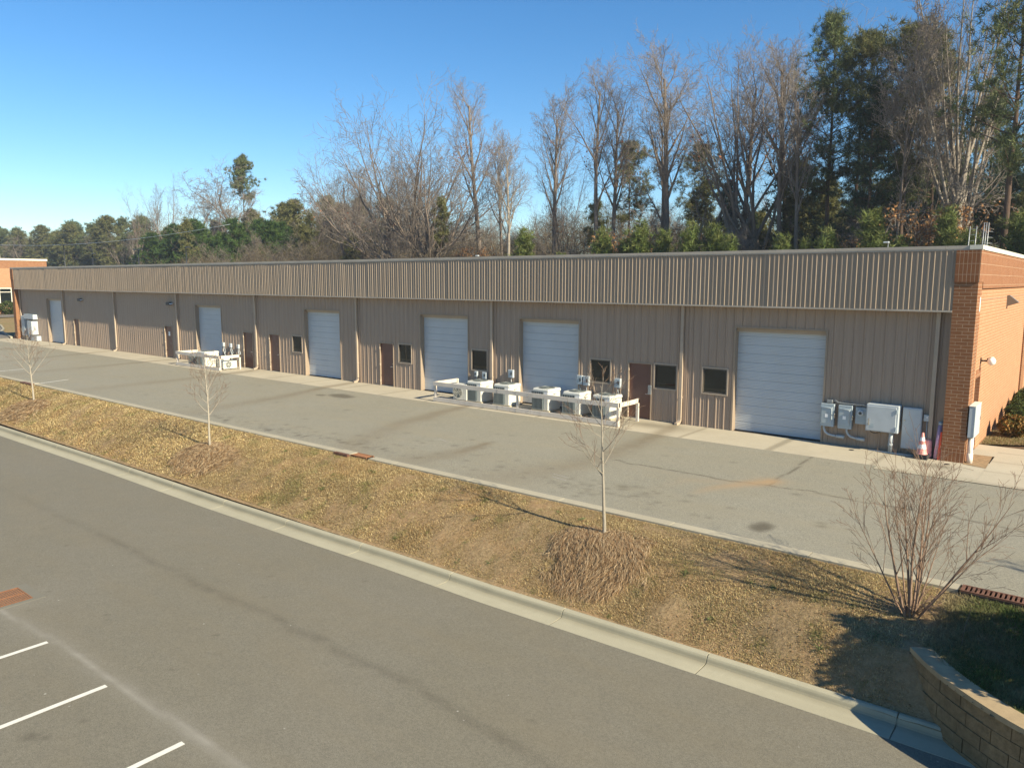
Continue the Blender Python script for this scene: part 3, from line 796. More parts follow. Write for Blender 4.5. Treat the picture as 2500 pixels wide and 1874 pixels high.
FPROF=((0,0),(.010,-.024),(.028,-.024),(.042,0),(.095,0),(.099,-.004),(.110,-.004),(.114,0),(.150,0),(.162,-.020),(.196,-.020),(.212,0))
def panel(name, x0, x1, z0, z1, y, mat, holes, depth=.016, seed=1, phase=0.0, parent=house, wt=0.0):
    """ribbed sheet: ribs every 0.3048 m standing out towards -Y"""
    rr=random.Random(seed); pts=[]
    P=.3048; x=x0-((x0-phase)%P); k=0; jit=0
    while x<x1+P:
        if k%3==0: jit=rr.uniform(-.004,.004); tilt=rr.uniform(-.012,.012)
        jj=jit+rr.uniform(-.0015,.0015)+tilt*(k%3)*.2
        for (u,o_) in FPROF if wt>0 else ((0,0),(.018,-depth),(.052+wt,-depth),(.070+wt,0),(.142+wt*.7,.0),(.150+wt*.7,-.006),(.168+wt*.7,-.006),(.176+wt*.7,0),(.224,0),(.232,-.006),(.250,-.006),(.258,0),(.285,0),(.289,.009),(.296,.009),(.300,0)):
            pts.append((x+u,y+o_+jj))
        x+=P; k+=1
    cuts=sorted({h[0] for h in holes}|{h[1] for h in holes}|{x0,x1})
    arr=[]
    for a,c in zip(pts,pts[1:]):
        arr.append(a)
        for q in cuts:
            if a[0]<q<c[0]:
                t_=(q-a[0])/(c[0]-a[0]); arr.append((q,a[1]+(c[1]-a[1])*t_))
    arr=[p for p in arr if x0-1e-6<=p[0]<=x1+1e-6]
    b=MB()
    for a,c in zip(arr,arr[1:]):
        if c[0]-a[0]<1e-6: continue
        xm=(a[0]+c[0])/2; iv=[(z0,z1)]
        for (h0,h1,hz0,hz1) in holes:
            if h0<xm<h1:
                nw=[]
                for (p,q) in iv:
                    if hz0>p: nw.append((p,min(q,hz0)))
                    if hz1<q: nw.append((max(p,hz1),q))
                iv=[v for v in nw if v[1]-v[0]>1e-4]
        for (p,q) in iv: b.quad((a[0],a[1],p),(c[0],c[1],p),(c[0],c[1],q),(a[0],a[1],q))
    return b.build(name,mat,parent)
holes=[(a,c,-.1,OHH) for a,c in OH]+[(a,c,-.1,EDH) for a,c in ED]+[(a,c,WZ0,WZ1) for a,c in WD]
panel('wall',XW0,XR,0.012,4.7,0,M['panel'],holes,seed=3)
panel('fascia',XL+.60,XR,4.45,6.19,-.385,M['fascia'],[],depth=.030,seed=9,phase=.04,wt=.03)
b=MB(); b.box(XL+.6,XR,-.430,-.01,4.395,4.447); b.build('soffit_trim',M['coping'],house)
b=MB(); x=XL-.02
while x<XR-.2:
    x2=min(x+3.05,.02); 
    b.box(x+.003,x2-.003,-.422,-.05,6.205+(.004 if int(x)%2 else 0),6.30); x=x2
b.box(XL-.02,.02,-.412,-.06,6.165,6.207); b.build('coping',M['coping'],house)
b=MB(); y=-.05
b.box(-.28,.045,-.440,-.05,6.19,6.312)
while y<29.9:
    b.box(-.28,.045,y+.003,min(y+3.05,30.1)-.003,6.18,6.315); y+=3.05
b.build('coping',M['coping_light'],house)
b=MB(); b.quad((XL+.2,-.06,5.95),(-.3,-.06,5.95),(-.3,30,5.6),(XL+.2,30,5.6)); b.build('roof',M['coping_light'],house)
b=MB(); b.box(XL+.01,-.06,29.7,30,0,6.1); b.build('back_wall',M['trim'],house)
# brick corner piers and end wall
def brickbox(name,boxes,mat=None,parent=house):
    b=MB()
    for q in boxes: b.box(*q)
    return b.build(name,mat or M['brick'],parent,uvbox=True)
for x0,x1 in ((-.6,0.0),(XL,XL+.58)):
    brickbox('brick_pier',[(x0,x1,-.41,.37,.40,5.265)])
    brickbox('soldier_base',[(x0-.002,x1+.002,-.413,.372,0,.398)],M['soldier'])
    brickbox('soldier_band',[(x0-.004,x1+.018,-.436,.37,5.268,6.17)],M['soldier'])
brickbox('end_wall',[(-.35,-.055,.37,1.00,.0,5.08),(-.35,-.055,2.02,29.9,.0,5.08),(-.35,-.055,1.00,2.02,2.62,5.08),(-.5,-.30,.95,2.1,0,2.7)],M['brick_sunlit'])
brickbox('soldier_lintel',[(-.22,-.052,.98,2.04,2.36,2.62)],M['soldier'])
brickbox('header_band',[(-.35,.018,.37,29.9,5.083,6.17)],M['soldier'])
brickbox('end_pilaster',[(-.35,.0,13.9,15.2,0,5.08)],M['brick'])
brickbox('end_wall',[(XL,XL+.3,.37,29.9,0,5.9)],M['brick_sunlit'])
b=MB(); b.box(-.05,.004,.02,.045,.0,4.05); b.box(-.054,-.052,.37,29.9,4.735,4.75); b.build('expansion_joint',M['trim_dark'],house)
b=MB(); b.box(-.30,-.24,1.04,1.98,0.02,2.34); r_=b.build('side_door',M['door'],house)
b=MB(); b.box(-.235,-.215,1.86,1.92,.95,1.15); b.build('handle',M['chrome'],r_)

# overhead doors
def overhead(x0,x1,H,seed):
    r_=empty('overhead_door'); r_.parent=house; reg(r_)
    rr=random.Random(seed)
    f=MB(); w=.06
    f.box(x0-w,x0,-.030,.235,0,H+w); f.box(x1,x1+w,-.030,.235,0,H+w); f.box(x0,x1,-.030,.235,H,H+w)
    f.build('door_frame',M['fascia'],r_)
    d=MB(); z=.03; sec=H/6; y=.235
    # lower edge rubber
    prof=[]
    k=0
    zz=0.02
    while zz<H-.001:
        top=min(zz+.305,H); jy=rr.uniform(-.002,.002)
        big=(k%2==1)
        g=.018 if big else .010
        # micro ribs
        seq=[(zz,y+g),(zz+.008,y+jy)]
        mm=zz+.03
        while mm<top-.03:
            seq+=[(mm,y+jy),(mm+.006,y-.004+jy),(mm+.016,y-.004+jy),(mm+.022,y+jy)]; mm+=.052
        seq+=[(top-.008,y+jy),(top,y+g)]
        prof+=seq; zz=top+.0001; k+=1
    for a,c in zip(prof,prof[1:]):
        d.quad((x0,a[1],a[0]),(x1,a[1],a[0]),(x1,c[1],c[0]),(x0,c[1],c[0]))
    d.build('door_curtain',M['ohdoor'],r_)
    s_=MB(); s_.box(x0,x1,.21,.26,.0,.03); s_.build('bottom_seal',M['black'],r_)
    h=MB(); h.box(x0,x1,.14,.23,H-.13,H-.002); h.build('header_trim',M['trim'],r_)
    return r_
for k,(a,c) in enumerate(OH): overhead(a,c,OHH,k)
# entry doors
def entry(x0,x1,k):
    r_=empty('entry_door'); r_.parent=house; reg(r_); H=EDH
    f=MB(); f.box(x0-.04,x0,-.035,.09,0,H+.04); f.box(x1,x1+.04,-.035,.09,0,H+.04); f.box(x0,x1,-.035,.09,H,H+.04)
    f.build('door_frame',M['fascia'],r_)
    d=MB(); d.box(x0+.004,x1-.004,.05,.09,.02,H-.006); d.build('door_leaf',M['door'],r_)
    t_=MB(); t_.box(x0,x1,-.03,.06,0,.019); t_.build('threshold',M['galv'],r_)
    h=MB(); 
    h.tube([(x1-.09,.05,1.0),(x1-.09,-.045,1.0)],.012,8); h.tube([(x1-.09,-.045,1.0),(x1-.21,-.05,1.0)],.010,8); h.ring((x1-.09,1.0),0,.03,.03,.05,16,'y')
    h.build('handle',M['chrome'],r_)
    h=MB(); h.ring((x1-.09,1.14),0,.026,.03,.05,16,'y'); h.build('deadbolt',M['chrome'],r_)
    for z in(.25,1.07,1.9):
        g=MB(); g.box(x0-.006,x0+.012,-.056,.02,z-.055,z+.055); g.build('hinge',M['trim'],r_)
    if k==5:
        g=MB(); g.box(x1-.08,x1+.06,-.09,-.052,1.0,1.35,.01); g.build('latch_guard',M['galv'],r_)
    if k==1:
        g=MB(); g.box(x0+.38,x0+.60,.042,.0485,1.5,1.78); g.build('notice',M['white_lbl'],r_)
    return r_
for k,(a,c) in enumerate(ED): entry(a,c,k)
def window(x0,x1,k):
    r_=empty('window'); r_.parent=house; reg(r_)
    f=MB(); w=.045; y0=-.035
    f.box(x0-w,x0,y0,.05,WZ0-w,WZ1+w); f.box(x1,x1+w,y0,.05,WZ0-w,WZ1+w); f.box(x0,x1,y0,.05,WZ1,WZ1+w); f.box(x0,x1,y0,.05,WZ0-w,WZ0)
    f.build('outer_trim',M['trim'],r_)
    f=MB(); q=.04
    f.box(x0,x0+q,-.02,.06,WZ0,WZ1); f.box(x1-q,x1,-.02,.06,WZ0,WZ1); f.box(x0+q,x1-q,-.02,.06,WZ1-q,WZ1); f.box(x0+q,x1-q,-.02,.06,WZ0,WZ0+q)
    f.build('frame',M['frame_dark'],r_)
    g=MB(); g.box(x0+q,x1-q,.02,.032,WZ0+q,WZ1-q); g.build('pane',M['glass'],r_)
for k,(a,c) in enumerate(WD): window(a,c,k)
# downspouts: square pipe with an elbow at the foot
def spout(x,k):
    w=.055
    b=MB(); b.box(x-w,x+w,-.135,-.045,.22,4.40)
    for z in (1.0,2.6,4.1): b.box(x-w-.012,x+w+.012,-.139,-.03,z,z+.035)
    prof=[(0,-.09,.24),(0,-.10,.15),(-.01,-.15,.08),(-.03,-.24,.045),(-.04,-.32,.04)]
    for p,q in zip(prof,prof[1:]):
        d=Vector((q[0]-p[0],q[1]-p[1],q[2]-p[2])); L=d.length; d.normalize(); s_=Vector((1,0,0))*w; n_=d.cross(Vector((1,0,0))).normalized()*.045
        c=Vector((x+(p[0]+q[0])/2,(p[1]+q[1])/2,(p[2]+q[2])/2)); b.obox(c,d*(L/2+.012),s_,n_)
    b.build('downspout',M['spout'],house)
for k in range(8): spout(-9.24-BAY*k if k<7 else XW0+.22,k)
spout(-.98,9)
# bay trim strips beside the downspouts and door jamb trims on the wall top
for k in range(7):
    b=MB(); b.box(-9.24-BAY*k+.07,-9.24-BAY*k+.20,-.028,0,.012,4.40); b.build('corner_trim',M['panel'],house)
b=MB(); b.box(-.80,-.60,-.04,0,.012,4.40); b.build('corner_trim',M['panel'],house)
b=MB(); b.box(XW0,XR,-.012,.05,-.02,.011); b.build('base_trim',M['trim_dark'],house)
# small white bar sign on the brick corner
b=MB(); b.box(.0,.012,.115,.215,4.42,4.84); tag(b.build('wall_plaque',M['white_lbl']),'narrow upright white plaque high on the sunlit brick corner','sign')

# wall lights
def wallpack(x):
    r_=empty('wall_light',(x,0,3.68))
    b=MB(); b.box(-.26,.20,-.22,-.05,-.10,.10,.03); b.obox((0,-.02,.02),(.12,0,0),(0,.04,0),(0,0,.09)); b.build('housing',M['lamp_black'],r_)
    b=MB(); b.box(.20,.44,-.20,-.06,-.045,.03,.02); b.build('lens',M['lens'],r_); return r_
tag(wallpack(-60.75),'black wall light left of the second bay, above the leftmost brown door','wall light',group='black wall lights under the fascia')
tag(wallpack(-46.75),'black wall light above the brown door with the white notice','wall light',group='black wall lights under the fascia')
r_=empty('wall_sconce',(0,7.2,4.6)); b=MB(); 
n=len(b.v); b.v+=[(-.055,-.16,-.2),(-.055,.16,-.2),(-.055,.16,.2),(-.055,-.16,.2),(.32,-.16,-.06),(.32,.16,-.06),(.02,.16,.2),(.02,-.16,.2)]
b.f+=[(0,3,2,1),(4,5,6,7),(0,1,5,4),(1,2,6,5),(2,3,7,6),(3,0,4,7)]; b.sm+=[False]*6
b.build('housing',M['trim_dark'],r_); tag(r_,'dark wedge-shaped light fixture high on the sunlit brick end wall','wall light')
r_=empty('globe_light',(0,1.72,2.86)); b=MB(); b.tube([(-.055,0,0),(.14,0,0)],.025,8); b.box(-.056,-.03,-.06,.06,-.09,.09); b.tube([(.12,0,.04),(.20,0,.04)],.05,10); b.build('bracket',M['lamp_black'],r_)
b=MB(); b.lathe([(0,-.13),(.06,-.115),(.105,-.07),(.12,0),(.105,.06),(.06,.105),(.0,.115)],(.24,0,0),18); b.build('globe',M['globe'],r_)
b=MB(); b.lathe([(.0,.14),(.05,.13),(.075,.10)],(.24,0,0),14); b.build('cap',M['coping_light'],r_)
tag(r_,'small white globe lamp on a black bracket on the brick end wall','wall light')

# rooftop access ladder with its safety cage, behind the parapet
r_=empty('roof_ladder',(-3.15,21,5.75))
b=MB()
for dx in (-.30,.0): b.tube([(dx,0,-.1),(dx+.05,0,2.4)],.024,8)
for dx in (.36,.46,.56): b.tube([(dx,-.2,-.1),(dx+.05,-.2,2.55)],.024,8)
b.build('stile',M['galv'],r_)
b=MB()
for k in range(8): b.tube([(-.29,0,.15+k*.3),(.03,0,.15+k*.3)],.014,6)
for k in range(7): b.tube([(.40,-.2,.3+k*.3),(.72,.1,.3+k*.3),(.75,.35,.3+k*.3)],.012,6)
b.tube([(-.3,0,1.0),(.5,-.2,1.0)],.02,6); b.build('rung',M['galv'],r_)
tag(r_,'galvanised roof ladder with hoops standing behind the right end of the parapet','ladder')
r_=empty('roof_light_pole',(-9.5,30.6,0)); b=MB(); b.tube([(0,0,0),(0,0,7.85)],.03,8); b.build('pole',M['galv'],r_)
b=MB(); b.box(-.28,.06,-.12,.12,7.84,7.93,.02); b.build('lamp_head',M['util2'],r_); tag(r_,'short pole with a flat pale lamp head peeking over the right part of the roof','light pole')
r_=empty('roof_light_pole',(-46.5,31,0)); b=MB(); b.tube([(0,0,0),(0,0,7.63)],.03,8); b.build('pole',M['galv'],r_)
b=MB(); b.box(-.25,.08,-.12,.12,7.62,7.72,.02); b.build('lamp_head',M['util2'],r_); tag(r_,'short pole with a pale lamp head peeking over the roof beside the small lone pine','light pole')

# ------------------------------------------------------------------ condensers
def condenser(w=.86,h=.92):
    r_=empty('condenser_unit')
    hw=w/2
    b=MB()
    # body: rounded-corner square tube, corner posts, top pan
    b.box(-hw+.02,hw-.02,-hw+.02,hw-.02,.06,h-.10,.05); b.build('cabinet',M['ac'],r_)
    b=MB(); b.box(-hw,hw,-hw,hw,h-.11,h,.07); 
    b.build('top_pan',M['ac'],r_)
    # coil panels on the front (-Y) left two thirds : dark with slats
    b=MB(); b.box(-hw-.004,hw*.35,-hw-.006,-hw+.03,.10,h-.13); b.build('coil',M['ac_dark'],r_)
    s_=MB(); n_=9
    for k in range(n_):
        x=-hw+.03+k*(hw*1.35-.06)/(n_-1); s_.box(x-.008,x+.008,-hw-.026,-hw-.006,.08,h-.24)
    s_.box(-hw-.006,hw*.36,-hw-.028,-hw-.006,h-.27,h-.24); s_.box(-hw-.006,hw*.36,-hw-.028,-hw-.006,h-.135,h-.11); s_.box(-hw-.006,hw*.36,-hw-.028,-hw-.006,.05,.09)
    for k in range(6):
        x=-hw+.0+k*(hw*1.35)/5; s_.box(x-.022,x+.022,-hw-.027,-hw-.006,h-.24,h-.135)
    s_.build('louver',M['ac_slat'],r_)
    b=MB(); b.box(hw*.42,hw-.05,-hw+.0,-hw+.018,h-.30,h-.12); b.build('data_label',M['white_lbl'],r_)
    # fan guard
    b=MB(); b.ring((0,0),0,hw*.78,h-.02,h+.003,36); b.build('fan_well',M['ac_dark'],r_)
    b=MB()
    for k in range(1,8): b.ring((0,0),hw*.78*k/7-.007,hw*.78*k/7,h+.012,h+.020,36)
    for k in range(8):
        a=math.pi*k/4; b.obox((math.cos(a)*hw*.39,math.sin(a)*hw*.39,h+.012),(math.cos(a)*hw*.39,math.sin(a)*hw*.39,0),(-math.sin(a)*.006,math.cos(a)*.006,0),(0,0,.006))
    b.ring((0,0),0,.09,h+.006,h+.03,20); b.build('fan_guard',M['fan'],r_)
    # emblem on the +X side : a dark oval ring with a bar
    b=MB(); n_=len(b.v)
    N=24
    for k in range(N):
        a=2*math.pi*k/N
        for (rr_,xx) in ((1,0),(.62,0)):
            b.v.append((hw-.012,.02+.075*rr_*math.cos(a)+.02*math.sin(a),h-.22+.028*rr_*math.sin(a)))
    for k in range(N):
        if k in (20,21,22): continue
        j=(k+1)%N; b.f.append((n_+2*k,n_+2*j,n_+2*j+1,n_+2*k+1)); b.sm.append(False)
    b.box(hw-.014,hw-.011,-.10,-.03,h-.235,h-.205); b.build('emblem',M['dark_lbl'],r_)
    b=MB(); b.box(-hw-.03,hw+.03,-hw-.03,hw+.03,.0,.058); b.build('pad',M['kerb_old'],r_)
    return r_
cu0=condenser()
place=[(-18.50,-.72,'white condenser unit beside the low side-fan unit, left end of the long guard rail',1),
 (-16.98,-.70,'white condenser unit just left of the long guard rail\'s middle post',1),
 (-14.92,-.68,'white condenser unit right of the middle post, in front of an overhead door',1),
 (-13.42,-.67,'white condenser unit below the pair of side by side disconnect boxes',1),
 (-12.02,-.66,'white condenser unit nearest the right end of the long guard rail',1)]
for i,(x,y,lab,s_) in enumerate(place):
    o=cu0 if i==0 else copy_tree(cu0)
    o.location=(x,y,.01); o.rotation_euler=(0,0,R((0,2,-1.5,1,-2)[i])); tag(o,lab,'air conditioner','condenser units behind the long guard rail')
# low mini split with side fan
def minisplit(loc,rz=0,w=.85,h=.62,d=.33):
    r_=empty('side_fan_condenser',loc,rz)
    b=MB(); b.box(-w/2,w/2,-d/2,d/2,.05,h,.025); b.build('cabinet',M['ac'],r_)
    b=MB(); b.ring((-.12,h/2+.03),0,h*.36,-d/2-.004,-d/2+.0,30,'y'); b.build('fan_well',M['ac_dark'],r_)
    b=MB()
    for k in range(1,6): b.ring((-.12,h/2+.03),h*.36*k/5-.006,h*.36*k/5,-d/2-.022,-d/2-.012,30,'y')
    for k in range(6):
        a=math.pi*k/3+.2; b.obox((-.12+math.cos(a)*h*.18,-d/2-.014,h/2+.03+math.sin(a)*h*.18),(math.cos(a)*h*.18,0,math.sin(a)*h*.18),(-math.sin(a)*.007,0,math.cos(a)*.007),(0,.005,0))
    b.build('fan_guard',M['ac'],r_)
    b=MB(); b.box(-w/2+.08,-w/2+.16,-d/2-.02,d/2+.02,0,.049); b.box(w/2-.16,w/2-.08,-d/2-.02,d/2+.02,0,.049); b.build('foot',M['black'],r_)
    return r_
tag(minisplit((-19.28,-1.05,.01),R(2),.80,.74,.34),'low cream unit with a round side fan, leftmost behind the long guard rail','air conditioner')

# guard rails round the units
def rail_guard(name,x0,x1,y0,y1,mid,label):
    r_=empty(name,((x0+x1)/2,y0,0)); ox=(x0+x1)/2
    H=.88; rh=.17; th=.05
    X0,X1=x0-ox,x1-ox; D=y1-y0
    b=MB(); b.box(X0,X1,-th/2,th/2,H-rh,H); b.build('front_top_rail',M['fence'],r_)
    b=MB(); b.box(X0,X1,-th/2,th/2,.03,.03+rh); b.build('front_bottom_rail',M['fence'],r_)
    for xx in (X0,X1):
        b=MB(); s_=1 if xx==X0 else -1
        b.box(xx,xx+s_*th,th/2,D,H-rh,H-.002); b.build('side_rail',M['fence'],r_)
    for xx,yy in [(X0+.05,.055),(X1-.05,.055),(X0+.05,D-.05),(X1-.05,D-.05)]+[(m_-ox,.075) for m_ in mid]:
        b=MB(); b.box(xx-.05,xx+.05,yy-.03,yy+.05,.0,H-.006); b.build('post',M['fence'],r_)
    if mid:
        b=MB()
        for m_ in mid:
            for dx in (-.95,0,.62):
                for z in (H-.04,H-.13,.07,.16):
                    b.ring((m_-ox+dx,z),0,.018,-th/2-.012,-th/2,10,'y')
        b.build('bolt',M['chrome'],r_)
        b=MB()
        for m_ in mid:
            for z0 in (.03,H-rh): 
                for dx in (-1.02,.72): b.box(m_-ox+dx-.002,m_-ox+dx+.002,-th/2-.002,-th/2,z0,z0+rh)
        b.build('splice_seam',M['trim_dark'],r_)
    tag(r_,label,'guard rail'); return r_
rail_guard('guard_rail',-20.10,-10.72,-2.02,-.50,[-15.45],'long off-white steel guard rail around the row of five condenser units')
rail_guard('guard_rail',-42.52,-37.55,-2.0,-.62,[],'short off-white steel guard rail in front of the second overhead door from the left')
# units inside the short guard
tag(condenser(.95,.98),'tall cream condenser unit inside the short guard rail','air conditioner'); last=[o for o in COL.objects if o.name.startswith('condenser_unit') and 'short guard' in o.get('label','')][0]; last.location=(-39.9,-1.35,.01)
r_=empty('dark_condenser',(-41.45,-1.2,.01)); b=MB(); b.box(-.42,.42,-.35,.35,.05,.66,.04); b.build('cabinet',M['ac_dark'],r_)
b=MB()
for k in range(12): b.box(-.42+k*.07,-.42+k*.07+.02,-.37,-.35,.08,.62)
b.build('louver',M['ac_slat'],r_); b=MB(); b.box(-.45,.45,-.38,.38,0,.049); b.build('pad',M['kerb_old'],r_)
tag(r_,'dark louvered condenser at the left end of the short guard rail','air conditioner')
tag(minisplit((-38.1,-1.1,.01),R(90),.9,.52,.42),'low cream box unit at the right end of the short guard rail','air conditioner')
r_=minisplit((-38.9,-.95,.01),R(0),.8,.6,.4); tag(r_,'small side-fan unit just right of the tall cream condenser','air conditioner')

# disconnect boxes with whips
def disconnect(x,z,w,h,label,cond=((0,0,0),),grp='electrical disconnect boxes above the condensers',d=.11):
    r_=empty('disconnect_box',(x,-.03,z))
    b=MB(); b.box(-w/2,w/2,-d,0,0,h,.008); b.build('enclosure',M['util2'],r_)
    b=MB(); b.box(-w/2+.02,w/2-.03,-d-.006,-d,.03,h-.04); b.build('cover',M['util'],r_)
    b=MB(); b.box(w/2-.09,w/2-.05,-d-.045,-d-.006,h*.35,h*.72); b.build('handle',M['lamp_black'],r_)
    b=MB(); b.tube([(0,-.05,.0),(0,-.06,-.12),(.06,-.10,-.22),(.16,-.22,-.26),(.24,-.36,-.25)],.014,6); b.build('whip',M['pipe_grey'],r_)
    tag(r_,label,'electrical box',grp); return r_
disconnect(-19.30,.98,.16,.24,'small disconnect box under the left edge of a window, above the first condenser')
disconnect(-18.80,.92,.24,.30,'second disconnect box under the same window, nearer the downspout')
disconnect(-17.28,1.10,.27,.34,'lone disconnect box on the lit wall right of the downspout')
disconnect(-13.70,1.12,.26,.36,'left one of the pair of disconnect boxes beside the fifth overhead door')
disconnect(-13.38,1.10,.28,.38,'right one of the pair of disconnect boxes beside the fifth overhead door')
disconnect(-11.92,1.14,.27,.36,'disconnect box between a window and the brown door, above the last condenser')
for i,(x,z,lab) in enumerate([(-40.28,1.18,'left small conduit box above the short guard rail, at the door edge'),(-39.45,1.16,'middle small conduit box above the short guard rail'),(-38.62,1.14,'right small conduit box above the short guard rail')]):
    r_=empty('conduit_box',(x,-.03,z)); b=MB(); b.box(-.09,.09,-.12,0,0,.24,.01); b.build('enclosure',M['util2'],r_)
    b=MB(); b.tube([(0,-.06,0),(.02,-.08,-.2),(.2,-.12,-.45),(.45,-.2,-.52),(.5,-.35,-.7)],.022,6); b.tube([(.05,-.06,0),(.25,-.07,-.3),(.05,-.1,-.6),(-.1,-.3,-.85)],.018,6); b.build('whip',M['pipe_grey'],r_)
    tag(r_,lab,'electrical box',group='conduit boxes over the short guard rail')

# ------------------------------------------------------------------ electrical service cluster at the right end
def switchbox(x,z,w,h,label):
    r_=empty('safety_switch',(x,-.03,z)); d=.17
    b=MB(); b.box(-w/2,w/2,-d,0,0,h,.01); b.build('enclosure',M['util'],r_)
    b=MB(); b.box(-w/2+.03,w/2-.05,-d-.022,-d,.10,h-.10,.012); b.build('cover',M['util'],r_)
    b=MB(); b.tube([(-w/2+.05,-d-.03,h-.13),(w/2-.09,-d-.03,h-.13),(w/2-.07,-d-.03,h-.20),(w/2-.07,-d-.03,.2)],.009,6); b.build('trim_rod',M['util2'],r_)
    b=MB(); b.box(-.06,.04,-d-.026,-d-.022,h*.40,h*.40+.11); b.build('warning_label',M['white_lbl'],r_)
    b=MB(); b.tube([(w/2+.02,-d+.05,h*.45),(w/2+.03,-d-.05,h*.62)],.014,6); b.box(w/2,w/2+.025,-d+.02,-d+.08,h*.40,h*.55); b.build('lever',M['chrome'],r_)
    tag(r_,label,'electrical box','twin grey safety switches right of the largest overhead door'); return r_
switchbox(-3.97,.60,.42,.74,'left grey safety switch, directly beside the right jamb of the nearest overhead door')
switchbox(-3.42,.58,.42,.76,'right grey safety switch, next to the round electric meter')
r_=empty('meter_box',(-2.96,-.03,.78)); b=MB(); b.box(-.16,.19,-.11,0,0,.53,.01); b.build('enclosure',M['util'],r_)
b=MB(); b.ring((0,.36),0,.095,-.13,-.11,22,'y'); b.ring((0,.36),.0,.078,-.20,-.13,22,'y'); b.build('meter_glass',M['lens'],r_)
b=MB(); b.ring((0,.36),.0,.05,-.206,-.2005,18,'y'); b.build('meter_dial',M['dark_lbl'],r_)
tag(r_,'grey meter socket with a round glass electric meter, left of the big cabinet','electric meter')
r_=empty('electrical_cabinet',(-2.27,-.03,.66)); b=MB(); b.box(-.46,.46,-.40,0,0,.84,.012); b.build('enclosure',M['util2'],r_)
b=MB(); b.box(-.44,.40,-.425,-.401,.03,.79,.01); b.build('cabinet_door',M['util2'],r_)
b=MB(); b.box(-.38,-.355,-.46,-.44,.22,.40); b.tube([(-.367,-.425,.38),(-.367,-.465,.38)],.012,6); b.tube([(-.367,-.425,.25),(-.367,-.465,.25)],.012,6); b.box(-.39,-.345,-.45,-.425,.19,.24); b.build('handle',M['chrome'],r_)
b=MB(); b.box(.405,.42,-.44,-.40,.06,.20); b.box(.405,.42,-.44,-.40,.60,.74); b.build('hinge',M['util'],r_)
b=MB(); b.box(-.32,-.22,-.428,-.426,.10,.24); b.build('label_plate',M['util'],r_)
tag(r_,'large pale grey electrical cabinet with a lever handle on the warehouse wall','electrical box')
b=MB(); b.tube([(-2.02,-.22,.655),(-2.02,-.22,.03)],.07,14); b.tube([(-2.02,-.22,.30),(-2.02,-.22,.20)],.082,14); tag(b.build('riser_conduit',M['pipe_grey']),'thick grey riser conduit under the large electrical cabinet','pipe')
r_=empty('electrical_cabinet',(-1.48,-.03,.19)); b=MB(); b.box(-.265,.265,-.16,0,0,1.27,.01); b.build('enclosure',M['util2'],r_)
b=MB(); b.box(-.25,.24,-.172,-.161,.03,1.23); b.build('cabinet_door',M['util2'],r_)
b=MB(); b.ring((-.19,.88),0,.02,-.20,-.172,10,'y'); b.build('handle',M['chrome'],r_)
tag(r_,'tall narrow pale grey electrical cabinet behind the traffic cone','electrical box')
r_=empty('junction_box',(-1.08,-.03,1.09)); b=MB(); b.box(-.095,.095,-.10,0,0,.19,.008); b.build('enclosure',M['util2'],r_); b=MB(); b.ring((0,.12),0,.022,-.115,-.10,12,'y'); b.build('knob',M['white_lbl'],r_)
b=MB(); b.tube([(0,-.05,0),(0,-.05,-.50),(.0,-.05,-.55)],.016,8); b.build('conduit',M['pipe_grey'],r_)
tag(r_,'tiny junction box on a thin conduit left of the downspout','electrical box')
b=MB(); b.box(-4.02,-3.84,-.14,-.03,1.36,1.46,.01); b.tube([(-3.84,-.10,1.44),(-3.74,-.12,1.45),(-3.66,-.13,1.40),(-3.4,-.13,1.385),(-3.05,-.14,1.39),(-2.9,-.16,1.40),(-2.735,-.22,1.39)],.022,8)
tag(b.build('conduit',M['galv']),'bent steel conduit running above the two safety switches','pipe')
for i,(x,lab) in enumerate(((-4.07,'fat grey conduit elbow below the left safety switch'),(-3.36,'fat grey conduit elbow below the right safety switch'))):
    b=MB(); x2=-3.42 if i==0 else -2.80
    b.tube([(x,-.12,.62),(x,-.12,.50),(x+.05,-.14,.40),(x+.14,-.15,.335),(x+.25,-.15,.31),(x2-.22,-.13,.295)],.036,10); b.tube([(x2-.25,-.13,.295),(x2,-.12,.29)],.055,12)
    tag(b.build('conduit_elbow',M['pipe_grey']),lab,'pipe')
b=MB(); b.tube([(-2.70,-.10,.66),(-2.62,-.12,.56),(-2.5,-.13,.54),(-2.36,-.12,.60),(-2.33,-.10,.66)],.010,6); tag(b.build('loose_cable',M['black']),'loose black cable loop hanging under the large cabinet','cable')
b=MB(); b.tube([(-2.62,-.30,.022),(-1.95,-.34,.022),(-1.3,-.34,.024)],.018,6); tag(b.build('floor_conduit',M['white']),'thin white pipe lying along the wall base under the cabinets','pipe')

# cone on its stack of rubber bases
r_=empty('traffic_cone',(-1.10,-.47,.012))
b=MB(); b.lathe([(.165,.14),(.15,.16),(.118,.30)],sides=24); b.lathe([(.094,.43),(.072,.54)],sides=24); b.lathe([(.050,.65),(.030,.78),(.0,.785)],sides=24); b.build('cone_body',M['cone'],r_)
b=MB(); b.lathe([(.119,.30),(.0945,.43)],sides=24); b.lathe([(.0725,.54),(.0505,.65)],sides=24); b.build('reflective_band',M['cone_w'],r_)
b=MB()
for k in range(4): b.box(-.19,.19,-.19,.19,.0+k*.035,.032+k*.035,.012)
b.build('rubber_base',M['black'],r_)
tag(r_,'faded orange traffic cone with two pale bands on stacked black bases','traffic cone')
r_=empty('stacked_barrel',(-.98,-.24,.012)); b=MB(); b.lathe([(.115,.02),(.12,.12),(.105,.14),(.112,.3),(.10,.32),(.105,.5),(.09,.54),(.0,.55)],sides=18); b.build('drum',M['pinkp'],r_)
b=MB(); b.box(-.14,.14,-.13,.13,0,.02,.005); b.build('rubber_base',M['black'],r_)
